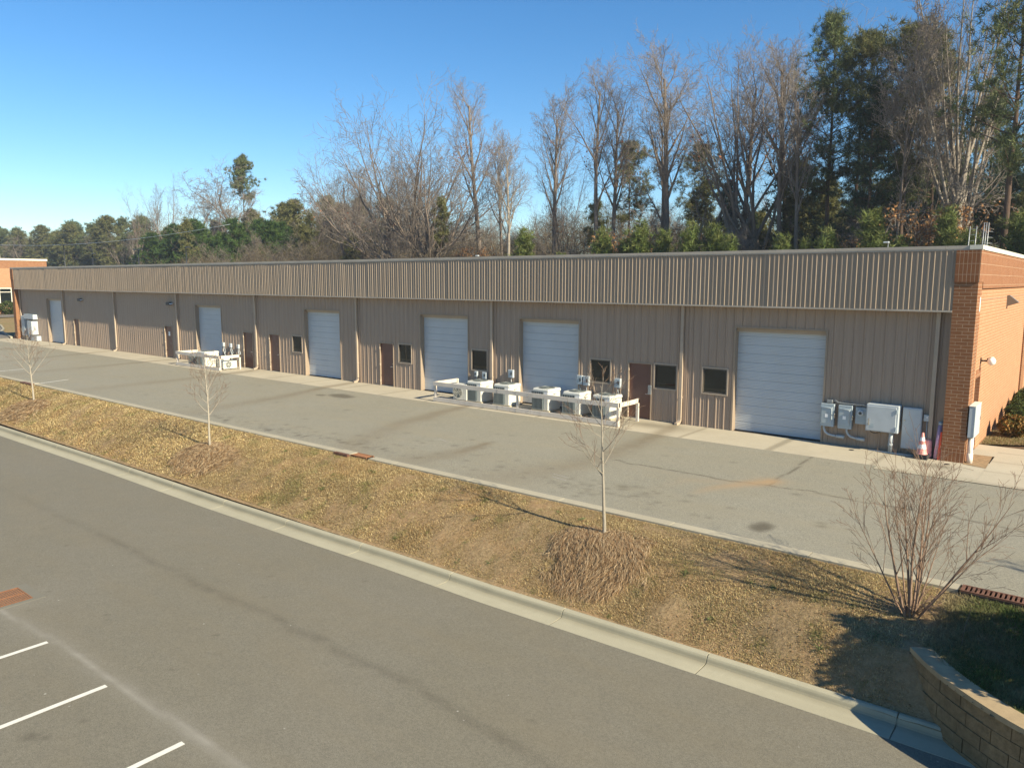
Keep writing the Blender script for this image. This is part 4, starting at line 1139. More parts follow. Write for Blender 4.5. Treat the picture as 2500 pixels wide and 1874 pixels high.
tag(r_,'faded pink plastic delineator drum right behind the traffic cone','traffic drum')
b=MB(); b.tube([(-.74,-.30,.02),(-.70,-.14,1.02)],[.075,.07],12); o=b.build('rolled_banner',M['lilac']); tag(o,'faded lilac roll leaning in the corner by the brick pier','roll')
b=MB(); b.tube([(-.70,-.135,1.02),(-.697,-.12,1.12)],[.072,.07],12); bb=b.build('dark_end',M['util'],o)
for i,(x,l) in enumerate(((-.655,'taller orange barrier bar leaning on the brick pier'),(-.615,'shorter orange barrier bar nearest the brick pier'))):
    b=MB(); b.obox((x,-.33+.02*i,.42-.03*i),(.022,0,0),(0,.03,0),(.012,.04,.42-.03*i)); tag(b.build('barrier_bar',M['orange']),l,'barrier bar')

# pedestal cabinet on a white post at the corner
r_=empty('pedestal_cabinet',(.12,0,0))
b=MB(); b.box(-.085,.085,-.40,.62,.78,1.70,.006); b.build('enclosure',M['util2'],r_)
b=MB(); b.box(-.075,.075,-.43,-.401,.80,1.68,.006); b.build('cabinet_door',M['util2'],r_)
b=MB(); b.box(.066,.078,-.437,-.43,.80,1.68); b.build('door_seam',M['util'],r_)
b=MB(); b.box(-.092,.092,-.44,.64,1.70,1.72); b.build('lid',M['white'],r_)
b=MB(); b.tube([(0,-.24,0),(0,-.24,.78)],.075,16); b.tube([(0,-.24,0.0),(0,-.24,.30)],.085,16); b.build('post',M['white'],r_)
b=MB(); b.box(.086,.10,.5,.56,1.2,1.3); b.build('latch',M['chrome'],r_)
tag(r_,'slim pale grey cabinet on a thick white post at the brick corner','electrical box')

# electrical group at the far left end
X0_=-72.6
r_=empty('wall_cabinet',(X0_+.1,-.03,.35)); b=MB(); b.box(-.35,.35,-.22,0,0,1.75,.01); b.build('enclosure',M['util2'],r_); b=MB(); b.box(-.33,.33,-.235,-.221,.05,1.7); b.build('cabinet_door',M['util'],r_); tag(r_,'tall grey cabinet beside the left brick pier','electrical box')
r_=empty('wall_duct',(X0_+2.2,-.03,1.85)); b=MB(); b.box(-1.45,.62,-.35,0,0,.42,.01); b.build('enclosure',M['util'],r_); b=MB(); b.box(.625,.65,-.35,0,0,.42); b.box(-1.40,.58,-.362,-.351,.04,.38); b.build('cover',M['util2'],r_); tag(r_,'long horizontal grey wireway above the cabinets at the far left','electrical box')
for i,(x,z,w,h,d,l) in enumerate(((X0_+1.15,.25,.36,1.5,.18,'narrow dark grey cabinet under the left end of the wireway'),(X0_+2.35,.55,.95,1.15,.5,'bright white cabinet under the right end of the wireway'),(X0_+2.7,.02,1.3,.42,.35,'low grey box on the apron beside the leftmost overhead door'))):
    r_=empty('wall_cabinet',(x,-.03,z)); b=MB(); b.box(-w/2,w/2,-d,0,0,h,.01); b.build('enclosure',M['util2'] if i!=0 else M['util'],r_); b=MB(); b.box(-w/2+.03,w/2-.03,-d-.012,-d-.001,.03,h-.03); b.build('cabinet_door',M['util2'] if i!=0 else M['util'],r_); tag(r_,l,'electrical box')
print('warehouse ok')

# ------------------------------------------------------------------ brick building far left
fb=empty('brick_building',(0,0,0)); FX=-132
tag(fb,'orange brick building with a cream parapet edge beyond the left end of the warehouse','building')
brickbox('wall',[(FX-30,FX,-20,23.7,0,7.0)],M['brick_sunlit'],fb)
brickbox('header_band',[(FX-30,FX+.04,-20,23.74,7.003,8.15)],M['brick'],fb)
b=MB(); b.box(FX-30.1,FX+.12,-20,23.85,8.152,8.45); b.build('coping',M['coping_light'],fb)
b=MB(); b.box(FX-14,FX-4,2,17,8.45,9.2); b.build('roof_unit',M['util'],fb)
b=MB(); b.box(FX-3,FX-1.5,16.2,17.8,8.45,10.3); b.build('chimney',M['coping_light'],fb)
for y in (9.4,13.6,17.8-3.0+.0):
    pass
for (y0,y1) in ((14.2,18.5),(6.0,10.5)):
    w_=empty('window'); w_.parent=fb; reg(w_)
    b=MB(); b.box(FX-.1,FX+.03,y0,y0+.12,1.45,3.95); b.box(FX-.1,FX+.03,y1-.12,y1,1.45,3.95); b.box(FX-.1,FX+.03,y0+.12,y1-.12,3.8,3.95); b.box(FX-.1,FX+.03,y0+.12,y1-.12,1.45,1.6)
    m_=(y0+y1)/2+.5; b.box(FX-.1,FX+.025,m_-.06,m_+.06,1.6,3.8); b.box(FX-.1,FX+.022,y0+.12,y1-.12,3.25,3.35); b.build('frame',M['coping_light'],w_)
    b=MB(); b.box(FX-.05,FX+.008,y0+.12,y1-.12,1.6,3.8); b.build('pane',M['glass'],w_)
b=MB()
print('far building ok')
# ------------------------------------------------------------------ TREES
class TM:
    """polyline tubes gathered as numpy friendly lists"""
    def __init__(s): s.v=[]; s.f=[]
    def tube(s,pts,rad,sides):
        n0=len(s.v); N=len(pts); vv=s.v
        px=pts[0]; 
        dx,dy,dz=pts[-1][0]-px[0],pts[-1][1]-px[1],pts[-1][2]-px[2]
        L=math.sqrt(dx*dx+dy*dy+dz*dz)+1e-9; dx/=L;dy/=L;dz/=L
        if abs(dx)<.7: ux,uy,uz=0.0,dz,-dy
        else: ux,uy,uz=-dz,0.0,dx
        l=math.sqrt(ux*ux+uy*uy+uz*uz)+1e-9; ux/=l;uy/=l;uz/=l
        wx,wy,wz=dy*uz-dz*uy,dz*ux-dx*uz,dx*uy-dy*ux
        cs=[(math.cos(2*math.pi*k/sides),math.sin(2*math.pi*k/sides)) for k in range(sides)]
        for i in range(N):
            p=pts[i]; r=rad[i]
            for c,q in cs:
                vv.append((p[0]+(ux*c+wx*q)*r,p[1]+(uy*c+wy*q)*r,p[2]+(uz*c+wz*q)*r))
        for i in range(N-1):
            a=n0+i*sides
            for k in range(sides):
                j=(k+1)%sides
                s.f.append((a+k,a+j,a+sides+j,a+sides+k))
def perp(d,rng):
    a=rng.uniform(-1,1),rng.uniform(-1,1),rng.uniform(-1,1)
    dot=a[0]*d[0]+a[1]*d[1]+a[2]*d[2]
    v=[a[i]-dot*d[i] for i in range(3)]; l=math.sqrt(sum(x*x for x in v))+1e-9
    return [x/l for x in v]
def grow(rng,tms,p,d,L,r,lvl,S,ends=None,phase=[0.0]):
    """S: style dict with per level lists"""
    n=S['seg'][lvl]; st=L/n; pts=[tuple(p)]; rad=[r]; dirs=[tuple(d)]
    w=S['wob'][lvl]; tr=S['trop'][lvl]; tp=S['taper'][lvl]
    cur=list(p); d=list(d)
    for i in range(n):
        d[0]+=rng.gauss(0,w); d[1]+=rng.gauss(0,w); d[2]+=rng.gauss(0,w)+tr
        l=math.sqrt(d[0]**2+d[1]**2+d[2]**2); d=[x/l for x in d]
        cur=[cur[k]+d[k]*st for k in range(3)]
        pts.append(tuple(cur)); rad.append(max(r*(1-tp*(i+1)/n),S['rmin'])); dirs.append(tuple(d))
    tms[S['tm'][lvl]].tube(pts,rad,S['sides'][lvl])
    if lvl+1<len(S['n']):
        nc=S['n'][lvl+1]; nc=max(1,int(nc*rng.uniform(.75,1.25)+.5))
        s0=S['start'][lvl+1]
        for k in range(nc):
            t=s0+(1-s0)*((k+rng.uniform(.1,.9))/nc); f=t*n; i=min(int(f),n-1); u=f-i
            q=[pts[i][j]*(1-u)+pts[i+1][j]*u for j in range(3)]
            dd=dirs[i+1]; phase[0]+=2.4+rng.uniform(-.5,.5)
            # perpendicular frame
            if abs(dd[2])<.95: ax=[-dd[1],dd[0],0.0]
            else: ax=[1.0,0.0,0.0]
            l=math.sqrt(sum(x*x for x in ax)); ax=[x/l for x in ax]
            bx=[dd[1]*ax[2]-dd[2]*ax[1],dd[2]*ax[0]-dd[0]*ax[2],dd[0]*ax[1]-dd[1]*ax[0]]
            ca,sa=math.cos(phase[0]),math.sin(phase[0])
            pr=[ax[j]*ca+bx[j]*sa for j in range(3)]
            an=math.radians(rng.uniform(*S['ang'][lvl+1]))
            nd=[dd[j]*math.cos(an)+pr[j]*math.sin(an) for j in range(3)]
            LL=L*S['lr'][lvl+1]*S['shape'][lvl+1](t)*rng.uniform(.75,1.2)
            rr=min((rad[i]*(1-u)+rad[i+1]*u)*S['rr'][lvl+1],r*.8)
            grow(rng,tms,q,nd,LL,rr,lvl+1,S,ends)
    if ends is not None and lvl>=S.get('endlvl',99):
        for i in range(1,len(pts)): ends.append((pts[i],dirs[i],lvl))
def mesh_tm(name,tm,mat,parent):
    if not tm.f: return None
    return np_mesh(name,np.array(tm.v),np.array(tm.f),mat,parent,smooth=True)
one=lambda t:1.0
STY={}
# tall straight forest tree with ascending limbs and a fuzzy narrow crown
STY['tall']=dict(seg=[12,8,5,4,3],wob=[.022,.06,.11,.15,.18],trop=[.02,.085,.05,.05,.04],taper=[.74,.85,.85,.8,.6],rmin=.011,sides=[8,5,4,3,3],tm=[0,0,1,1,1],
  n=[1,13,8,6,4],start=[0,.50,.24,.15,.1],ang=[(0,0),(20,42),(24,50),(25,55),(25,60)],lr=[1,.32,.50,.46,.50],shape=[one,lambda t:1.25-.75*t,lambda t:1.15-.4*t,one,one],rr=[1,.62,.5,.5,.6])
# wide oak: short trunk, long spreading arched limbs
STY['oak']=dict(seg=[6,10,7,4,3],wob=[.05,.07,.12,.15,.2],trop=[.0,.045,.04,.04,.03],taper=[.45,.85,.85,.8,.6],rmin=.017,sides=[9,6,4,3,3],tm=[0,0,1,1,1],
  n=[1,16,12,6,3],start=[0,.34,.2,.15,.1],ang=[(0,0),(18,54),(20,45),(25,50),(25,60)],lr=[1,1.75,.36,.40,.45],shape=[one,lambda t:.95+.15*t,lambda t:1.15-.4*t,one,one],rr=[1,.62,.48,.5,.6])
# vase: forks low in several leaders
STY['vase']=dict(seg=[5,10,6,4,3],wob=[.04,.05,.11,.14,.18],trop=[.0,.05,.06,.05,.04],taper=[.35,.86,.85,.8,.6],rmin=.012,sides=[8,6,4,3,3],tm=[0,0,1,1,1],
  n=[1,8,8,6,4],start=[0,.60,.34,.15,.1],ang=[(0,0),(10,30),(22,42),(25,50),(25,60)],lr=[1,1.55,.34,.42,.5],shape=[one,lambda t:.9+.2*t,lambda t:1.2-.6*t,one,one],rr=[1,.55,.45,.55,.6])
# gnarly old tree
STY['fan']=dict(seg=[7,10,6,4,3],wob=[.015,.035,.09,.13,.18],trop=[.0,.035,.05,.04,.04],taper=[.30,.86,.85,.8,.6],rmin=.012,sides=[10,6,4,3,3],tm=[0,0,1,1,1],
  n=[1,13,9,6,4],start=[0,.50,.25,.15,.1],ang=[(0,0),(8,27),(20,38),(25,50),(25,60)],lr=[1,1.25,.28,.42,.5],shape=[one,lambda t:.95+.15*t,lambda t:1.2-.6*t,one,one],rr=[1,.42,.45,.55,.6])
STY['gnarly']=dict(seg=[9,9,6,4,3],wob=[.10,.22,.25,.25,.25],trop=[.03,.05,.04,.03,.03],taper=[.7,.8,.8,.8,.6],rmin=.019,sides=[8,5,4,3,3],tm=[0,0,1,1,1],
  n=[1,10,8,6,4],start=[0,.33,.25,.2,.1],ang=[(0,0),(30,65),(28,60),(25,60),(25,60)],lr=[1,.52,.42,.42,.5],shape=[one,lambda t:1.1-.5*t,one,one,one],rr=[1,.6,.5,.55,.6])
# broken snag
STY['snag']=dict(seg=[8,6,4,3,3],wob=[.06,.18,.2,.2,.2],trop=[.0,.06,.05,.04,.03],taper=[.45,.8,.8,.8,.6],rmin=.012,sides=[8,5,4,3,3],tm=[0,0,1,1,1],
  n=[1,7,6,4,2],start=[0,.30,.25,.2,.1],ang=[(0,0),(30,55),(28,60),(25,60),(25,60)],lr=[1,.50,.42,.42,.5],shape=[one,one,one,one,one],rr=[1,.5,.5,.55,.6])
PROT={}
def leaf_cloud(ends,rng,n,size,cols,droop=.0,k=1):
    """quads scattered round given end points"""
    N=len(ends); idx=np.array([rng.randrange(N) for _ in range(n)])
    rs=np.random.RandomState(rng.randrange(10**6))
    P=np.array([e[0] for e in ends])[idx]+rs.normal(size=(n,3))*size*1.6
    a=rs.normal(size=(n,3)); a/=np.linalg.norm(a,axis=1)[:,None]
    b_=np.cross(a,rs.normal(size=(n,3))); b_/=np.linalg.norm(b_,axis=1)[:,None]
    s_=size*rs.uniform(.6,1.3,(n,1))
    V=np.stack([P-a*s_,P+b_*s_*.6,P+a*s_,P-b_*s_*.6],1).reshape(-1,3)
    F=np.arange(n*4).reshape(-1,4)
    c=np.array(cols)[rs.randint(len(cols),size=n)]*rs.uniform(.7,1.25,(n,1))
    return V,F,np.repeat(c,4,0)
def bare_proto(key,style,H,r0,seed,barkm='bark_grey',lean=(0,0),leaves=0,leafcols=((.30,.13,.06),)):
    rng=random.Random(seed); S=STY[style]; tms=[TM(),TM()]
    S=dict(S); 
    if leaves: S['endlvl']=3
    ends=[]
    L=H*{'tall':.93,'oak':.36,'vase':.40,'fan':.46,'gnarly':.78,'snag':.8}[style]
    grow(rng,tms,(0,0,0),(lean[0],lean[1],1),L,r0,0,S,ends if leaves else None,[rng.uniform(0,6)])
    r_=empty('bare_tree')
    mesh_tm('trunk',tms[0],M[barkm],r_)
    c_=mesh_tm('crown',tms[1],M['twig'],r_)
    if leaves:
        V,F,C_=leaf_cloud([e for e in ends if e[0][2]<H*.75] or ends,rng,leaves,.13,leafcols)
        np_mesh('leaves',V,F,M['leaf'],r_,attr=dict(col=C_))
    zmax=max(v[2] for v in tms[1].v)
    sc_=H/zmax
    PROT[key]=(r_,sc_,[False]); return r_
def tufts(P,D,rng,nb,ln,wd,cols,spread=.9):
    """needle bursts: P (n,3) centres, D (n,3) directions"""
    rs=np.random.RandomState(rng.randrange(10**6)); n=len(P)
    Pn=np.repeat(P,nb,0); Dn=np.repeat(D,nb,0)+rs.normal(size=(n*nb,3))*spread
    Dn/=np.linalg.norm(Dn,axis=1)[:,None]+1e-9
    s_=np.cross(Dn,rs.normal(size=Dn.shape)); s_/=np.linalg.norm(s_,axis=1)[:,None]+1e-9
    l=ln*rs.uniform(.6,1.2,(len(Pn),1)); w=wd*rs.uniform(.7,1.3,(len(Pn),1))
    base=Pn+rs.normal(size=Pn.shape)*ln*.12
    V=np.stack([base-s_*w*.5,base+s_*w*.5,base+Dn*l],1).reshape(-1,3)
    F=np.arange(len(V)).reshape(-1,3)
    c=np.array(cols)[rs.randint(len(cols),size=n)]*rs.uniform(.7,1.25,(n,1)); c=np.repeat(c,nb,0)*rs.uniform(.85,1.15,(n*nb,1))
    return V,F,np.repeat(c,3,0)
PG=[(.115,.140,.050),(.145,.165,.064),(.17,.18,.078),(.085,.108,.042)]
PD=[(.045,.070,.034),(.062,.088,.042),(.034,.055,.028)]
PY=[(.115,.150,.038),(.140,.170,.046),(.095,.125,.034),(.16,.175,.055)]
PO=[(.15,.15,.056),(.18,.17,.068),(.115,.122,.046)]
def pine_proto(key,H,r0,base,width,seed,cols,nlimb=46,tuft=.42,nb=16,conic=.3,barkm='bark_pine',clump=9,wd=.05):
    """conifer: limbs in loose whorls from height fraction `base`, clumps of needle bursts on side shoots"""
    rng=random.Random(seed); T=TM(); r_=empty('pine_tree')
    pts=[];n=12; x=y=0
    for i in range(n+1):
        pts.append((x,y,H*i/n)); x+=rng.gauss(0,.012*H/6); y+=rng.gauss(0,.012*H/6)
    T.tube(pts,[max(r0*(1-.88*i/n),.02) for i in range(n+1)],8)
    P=[];D=[]
    for k in range(nlimb):
        t=base+(1-base)*((k+rng.uniform(0,1))/nlimb); h=t*H
        u=(t-base)/(1-base)
        prof=(1-u**2.4)**.7*(1-conic)+conic*(1-u)
        rad=width*max(.12,min(1,prof*1.05+.06))*(min(1,.55+u*3))*rng.uniform(.6,1.15)
        az=rng.uniform(0,6.283); el=math.radians(rng.uniform(-8,18)+u*38)
        f=t*n; i=min(int(f),n-1); q=[pts[i][j]*(1-(f-i))+pts[i+1][j]*(f-i) for j in range(3)]
        d=[math.cos(az)*math.cos(el),math.sin(az)*math.cos(el),math.sin(el)]
        lp=[tuple(q)]; m=5; cur=q
        for s_ in range(m):
            d=[d[0]+rng.gauss(0,.07),d[1]+rng.gauss(0,.07),d[2]+rng.gauss(0,.06)+.05]; l=math.sqrt(sum(a*a for a in d)); d=[a/l for a in d]
            cur=[cur[j]+d[j]*rad/m for j in range(3)]; lp.append(tuple(cur))
        T.tube(lp,[max(.018,r0*.22*(1-.8*s_/m)*(1.1-u)) for s_ in range(m+1)],4)
        for c_ in range(clump):
            s_=rng.uniform(.35,1.0)*m; i=min(int(s_),m-1); a=[lp[i][j]*(1-(s_-i))+lp[i+1][j]*(s_-i) for j in range(3)]
            off=[rng.gauss(0,rad*.16+.12),rng.gauss(0,rad*.16+.12),rng.gauss(0,.16)+.12]
            e=[a[j]+off[j] for j in range(3)]
            if rng.random()<.35: T.tube([tuple(a),tuple(e)],[.016,.010],3)
            for _ in range(2):
                P.append([e[j]+rng.gauss(0,tuft*.38) for j in range(3)]); D.append([off[0]*.5,off[1]*.5,.55])
    for _ in range(6):
        P.append([pts[-1][0]+rng.gauss(0,.1),pts[-1][1]+rng.gauss(0,.1),H-rng.uniform(0,.5)]); D.append([0,0,1])
    mesh_tm('trunk',T,M[barkm],r_)
    V,F,C_=tufts(np.array(P),np.array(D),rng,nb,tuft,wd,cols)
    np_mesh('crown',V,F,M['needle'],r_,attr=dict(col=C_))
    PROT[key]=(r_,1.0,[False]); return r_
def bush_mesh(rng,w,h,n,cols,size):
    rs=np.random.RandomState(rng.randrange(10**6))
    u=rs.normal(size=(n,3)); u/=np.linalg.norm(u,axis=1)[:,None]; rad=rs.uniform(.55,1.0,(n,1))**.5
    lump=1+.18*np.sin(u[:,0:1]*5+1)*np.cos(u[:,1:2]*6+2)
    P=u*rad*lump*np.array([w/2,w/2,h/2])+np.array([0,0,h*.52]); P[:,2]=np.maximum(P[:,2],.03)
    a=rs.normal(size=(n,3))+u; a/=np.linalg.norm(a,axis=1)[:,None]; b_=np.cross(a,rs.normal(size=(n,3))); b_/=np.linalg.norm(b_,axis=1)[:,None]
    s_=size*rs.uniform(.6,1.3,(n,1))
    V=np.stack([P-a*s_,P+b_*s_*.6,P+a*s_,P-b_*s_*.6],1).reshape(-1,3)
    c=np.array(cols)[rs.randint(len(cols),size=n)]*rs.uniform(.65,1.3,(n,1))
    return V,np.arange(n*4).reshape(-1,4),np.repeat(c,4,0)
def put(key,x,y,z,H,label,cat='tree',group=None,rz=None,hx=1.0,name=None):
    proto,base_s,used=PROT[key]
    if not used[0]: o=proto; used[0]=True
    else: o=copy_tree(proto)
    ph=PH[key]; s_=H/ph
    o.location=(x,y,z); o.scale=(s_*hx,s_*hx,s_)
    o.rotation_euler=(0,0,rz if rz is not None else (x*12.9898+y*78.233)%6.283)
    tag(o,label,cat,group); return o
PH={}
def BP(key,style,H,r0,seed,**k):
    bare_proto(key,style,H,r0,seed,**k)
    r_=PROT[key][0]; zmax=0
    for c in KIDS[r_.name]:
        a=np.empty(len(c.data.vertices)*3,np.float32); c.data.vertices.foreach_get('co',a); zmax=max(zmax,np.percentile(a[2::3],99.3))
    PH[key]=float(zmax)
def PP(key,H,*a,**k): pine_proto(key,H,*a,**k); PH[key]=H
RED=((.26,.10,.05),(.30,.13,.06),(.22,.07,.045))
ORG=((.42,.21,.09),(.50,.27,.12),(.34,.16,.07))
BP('tall1','tall',28,.42,11); BP('tall2','tall',30,.44,12,leaves=260,leafcols=RED); BP('tall3','tall',27,.38,13,barkm='bark_pale')
BP('oak1','oak',28,.62,21,leaves=700,leafcols=RED); BP('oak2','oak',26,.5,22)
BP('vase1','vase',30,.46,31); BP('vase2','vase',27,.42,32,leaves=250,leafcols=RED); BP('vase3','fan',30,.62,33,barkm='bark_pale')
BP('gnarly1','gnarly',26,.42,41); BP('gnarly2','gnarly',25,.38,42)
BP('snag1','snag',20,.34,51); 
BP('dry1','gnarly',14,.2,61,leaves=2600,leafcols=ORG)
PP('pine1',26,.30,.46,5.0,71,PG,nlimb=60,tuft=.6,wd=.05,clump=11); PP('pine2',25,.28,.34,4.4,72,PD,nlimb=64,tuft=.6,wd=.05,clump=10); PP('pine3',24,.26,.56,4.8,73,PO,nlimb=46,tuft=.6,wd=.05,conic=.0,clump=12)
PP('pine4',22,.26,.28,4.8,74,PD,nlimb=70,tuft=.6,wd=.05,clump=10); PP('pinetop',28,.26,.70,4.4,75,PG,nlimb=40,tuft=.6,wd=.09,conic=.35,clump=12)
PP('young1',6,.09,.04,1.55,81,PY,nlimb=46,tuft=.34,nb=15,conic=.9,clump=7,wd=.035); PP('young2',5,.08,.05,1.35,82,PY,nlimb=38,tuft=.32,nb=18,conic=.9,clump=7,wd=.035)
PP('round1',14,.2,.22,3.4,91,PG,nlimb=60,conic=0,clump=9,tuft=.5,wd=.07); PP('round2',13,.2,.15,3.0,92,PO,nlimb=56,conic=0,clump=9,tuft=.5,wd=.07)
PP('round3',9,.14,.08,2.7,93,[(.062,.11,.026),(.05,.092,.022),(.078,.12,.03)],nlimb=50,conic=.2,clump=8,tuft=.45,wd=.06)
PP('thinpine',15,.11,.62,1.6,95,PO,nlimb=22,tuft=.5,wd=.07,clump=6); BP('thin1','tall',15,.11,96); BP('thin2','vase',12,.10,97)
print('protos ok')
def G_(x,y): return gz(x,y)-.1
TREES=[ # key, x, y, top z, label, rz, hx
('vase2',-208.6,75,30.0,'leftmost tall bare tree in the distance, forked low into a narrow fan',None,.9),
('tall3',-203.9,78,30.6,'slender bare tree leaning left, between two fan-shaped distant bare trees',None,.6),
('vase1',-189.5,74,31.2,'thin distant bare tree with a neat upright fan, right of the slender one',None,.8),
('gnarly1',-181.6,76,29.0,'crooked distant bare tree with a snapped left limb',None,1.1),
('gnarly2',-172.5,75,27.5,'crooked distant bare tree with zigzag branches next to the lone tall pine',None,1.2),
('gnarly1',-150.0,72,29.8,'big bare tree sprawling far to the left beneath the lone tall pine',1.2,1.35),
('pinetop',-154.9,74,32.3,'lone tall pine with a tufted top standing above the distant trees',None,.85),
('gnarly2',-113.6,60,23.8,'small dark crooked bare tree where the tall woods begin',None,.75),
('vase2',-100.4,58,26.8,'pale brown many-stemmed bare tree leaning left at the edge of the woods',None,1.15),
('tall1',-100.7,62,26.4,'straight dark bare tree behind the leaning pale brown one',None,.9),
('vase1',-92.0,60,24.5,'short fan-topped bare tree left of the great spreading oak',None,.9),
('oak1',-76.0,50,28.4,'great spreading bare oak with russet leaves clinging to its many arching limbs',.6,1.22),
('oak2',-69.0,47,25.0,'second spreading bare oak overlapping the right side of the great oak',2.0,1.0),
('tall2',-69.3,58,33.0,'tall bare tree with twin crowns rising behind the great oak',None,1.05),
('tall3',-49.9,40,21.9,'bare tree with a clean pale trunk close behind the roof',None,.95),
('tall1',-52.6,52,29.4,'tall narrow bare tree with a twiggy top, right of the pale-trunked tree',None,1.0),
('vase2',-49.0,50,22.3,'thin dark bare tree leaning out of the undergrowth by the small lone pine',None,.7),
('tall2',-42.4,46,27.9,'twin-trunked tall bare tree, left trunk',None,.9),
('tall1',-41.5,47.2,27.4,'twin-trunked tall bare tree, right trunk',2.2,.9),
('tall1',-33.5,46,29.5,'tall bare tree with a sweeping low left limb, centre of the woods',.9,1.15),
('snag1',-30.3,45,20.2,'dark broken-topped bare tree between two tall crowns',None,.9),
('vase1',-27.0,46,28.8,'broad bare tree with a full twiggy crown behind the roof',None,1.05),
('vase2',-24.6,48,30.2,'broadest bare crown in the woods, touching the left edge of the pines',1.0,1.25),
('tall2',-21.9,45,26.0,'leaning bare tree with reddish leaves just left of the pines',None,.85),
('tall1',-19.5,43,24.2,'dark straight bare trunk in front of the first tall pine',None,.8),
('pine1',-18.0,46,27.4,'tallest pine of the stand, with a pointed top',None,.85),
('pine3',-16.2,47,25.8,'yellowish pine leaning beside the tallest pine',None,.95),
('pine2',-13.6,42,20.4,'dark shaggy pine with a bare lower trunk in the middle of the stand',None,1.0),
('pine3',-12.0,45,25.0,'olive pine with a flat cloudlike top, left one of two',None,.95),
('pine1',-9.9,47,24.8,'olive pine with a flat cloudlike top, right one of two',3.0,.85),
('thin1',-11.0,40,26.5,'thin bare tree rising through the two flat-topped pines',None,.8),
('thin2',-10.3,43,23.4,'forked bare tree with light bark in front of the pines',None,.6),
('vase3',-7.2,42,31.5,'huge pale many-stemmed bare tree whose top leaves the picture',.5,.85),
('snag1',-9.0,40,17.9,'broken snag leaning against the trees left of the huge pale tree',None,.7),
('pine4',-7.1,55,21.4,'dark layered pine behind the huge pale tree',None,.95),
('pine1',-3.6,38,27.6,'pine at the right edge of the picture with a bare leaning trunk',None,.95),
('pine3',-46.5,60,21.9,'slim olive pine standing behind the twin-trunked trees',None,.95),
('pine3',-37.6,62,20.9,'olive pine in the gap left of the broad bare crowns',None,1.0),
('tall1',-63.5,56,25.0,'lean bare tree in the gap between the oaks and the pale-trunked tree',None,.85),
('tall2',-36.6,50,24.5,'bare tree half hidden left of the sweeping-limbed one',4.0,.85),
('tall1',-29.0,52,29.0,'bare tree filling in behind the broad crowns, left one',2.6,1.0),
('tall2',-24.0,54,29.5,'bare tree filling in behind the broad crowns, right one',5.2,1.05),
('tall3',-85.0,57,24.0,'pale slim bare tree left of the great spreading oak',None,.9),
('tall2',-107.5,64,25.0,'bare tree with rusty leaf scraps at the start of the tall woods',None,1.0),
('dry1',-36.8,43,12.5,'low oak holding orange brown leaves behind the young pines',None,1.05),
('dry1',-8.6,38.5,13.6,'low oak thick with tan leaves under the huge pale tree',2.0,.95),
('dry1',-12.6,39,11.0,'smaller oak with tan leaves left of the big leafy one',4.0,.8),
('dry1',-58.0,44,11.5,'low branch spray of copper leaves by the pale-trunked tree',1.0,.8),
]
for key,x,y,top,lab,rz,hx in TREES:
    g=G_(x,y); put(key,x,y,g,top-g,lab,rz=rz,hx=hx)
YP=[(-44.6,36,9.6,'small lone bright green pine rising behind the roof left of the twin trunks'),(-34.8,35,9.8,'bushy young pine below the orange brown oak'),(-32.6,35.5,8.6,'low young pine just right of the bushy one'),(-30.8,34.8,10.6,'fullest young pine behind the roof'),(-28.6,35.2,9.4,'young pine right of the fullest one'),
(-25.8,34.6,9.2,'young pine under the broad bare crown'),(-23.9,35,9.8,'pointed young pine between two dark trunks'),(-22.3,34.5,8.4,'short young pine left of a bright gap in the undergrowth'),(-18.2,35,9.3,'yellow green young pine below the tallest pine'),(-14.6,34.5,8.8,'young pine in front of the dark shaggy pine'),
(-11.7,35,9.6,'young pine below the flat-topped pines'),(-9.6,34.5,8.3,'low young pine beside the pale lamp head'),(-6.8,35,9.8,'young pine left of the roof ladder'),(-5.2,34.2,9.0,'young pine right behind the roof ladder'),(-2.6,35,9.4,'young pine above the pale coping of the end wall'),(-.9,34,8.6,'rightmost young pine behind the end wall'),(-39.4,35,7.9,'tiny young pine in front of the twin trunks'),(-16.4,35.5,8.0,'tiny young pine in the dark gap of the stand')]
for i,(x,y,top,lab) in enumerate(YP):
    top-=(.0,.7,.3,1.1,.5)[i%5]
    g=G_(x,y); put('young1' if i%2==0 else 'young2',x,y,g,top-g,lab,group='young pines behind the roof',hx=(.95,.8,1.05,.9)[i%4])
# dark evergreens at the back on the right, alike
rng=random.Random(7)
for i in range(26):
    x=-30+i*1.25+rng.uniform(-1,1); y=rng.uniform(50,66); g=G_(x,y)
    put(('pine4','pine2','round2')[i%3],x,y,g,rng.uniform(11,16.5),'dark evergreen in the shady mass behind the tall pines',group='dark evergreens at the back',hx=rng.uniform(1.0,1.4))
# distant pines on the left
for i in range(44):
    x=-372+i*4.6+rng.uniform(-2,2); y=rng.uniform(80,94)
    put(('round1','round2','round1')[i%3],x,y,1.0,rng.uniform(18,23)*(.86 if i>30 else 1.0),'green pine in the distant wood beyond the left end of the warehouse',group='distant green pines at the left',hx=rng.uniform(.9,1.3))
for i in range(20):
    x=-172+i*2.6+rng.uniform(-1,1); y=rng.uniform(56,66)
    put('round3',x,y,.6,rng.uniform(12.5,16.5),'bushy bright pine in the thicket under the lone tall pine',group='bushy pines under the lone tall pine',hx=rng.uniform(.9,1.2))
for i in range(9):
    x=-152+i*4.5+rng.uniform(-1,1); y=rng.uniform(72,84)
    put('round2',x,y,2.0,rng.uniform(16,20),'olive round-topped pine behind the bushy bright pines',group='olive pines right of the lone tall pine',hx=rng.uniform(1,1.3))
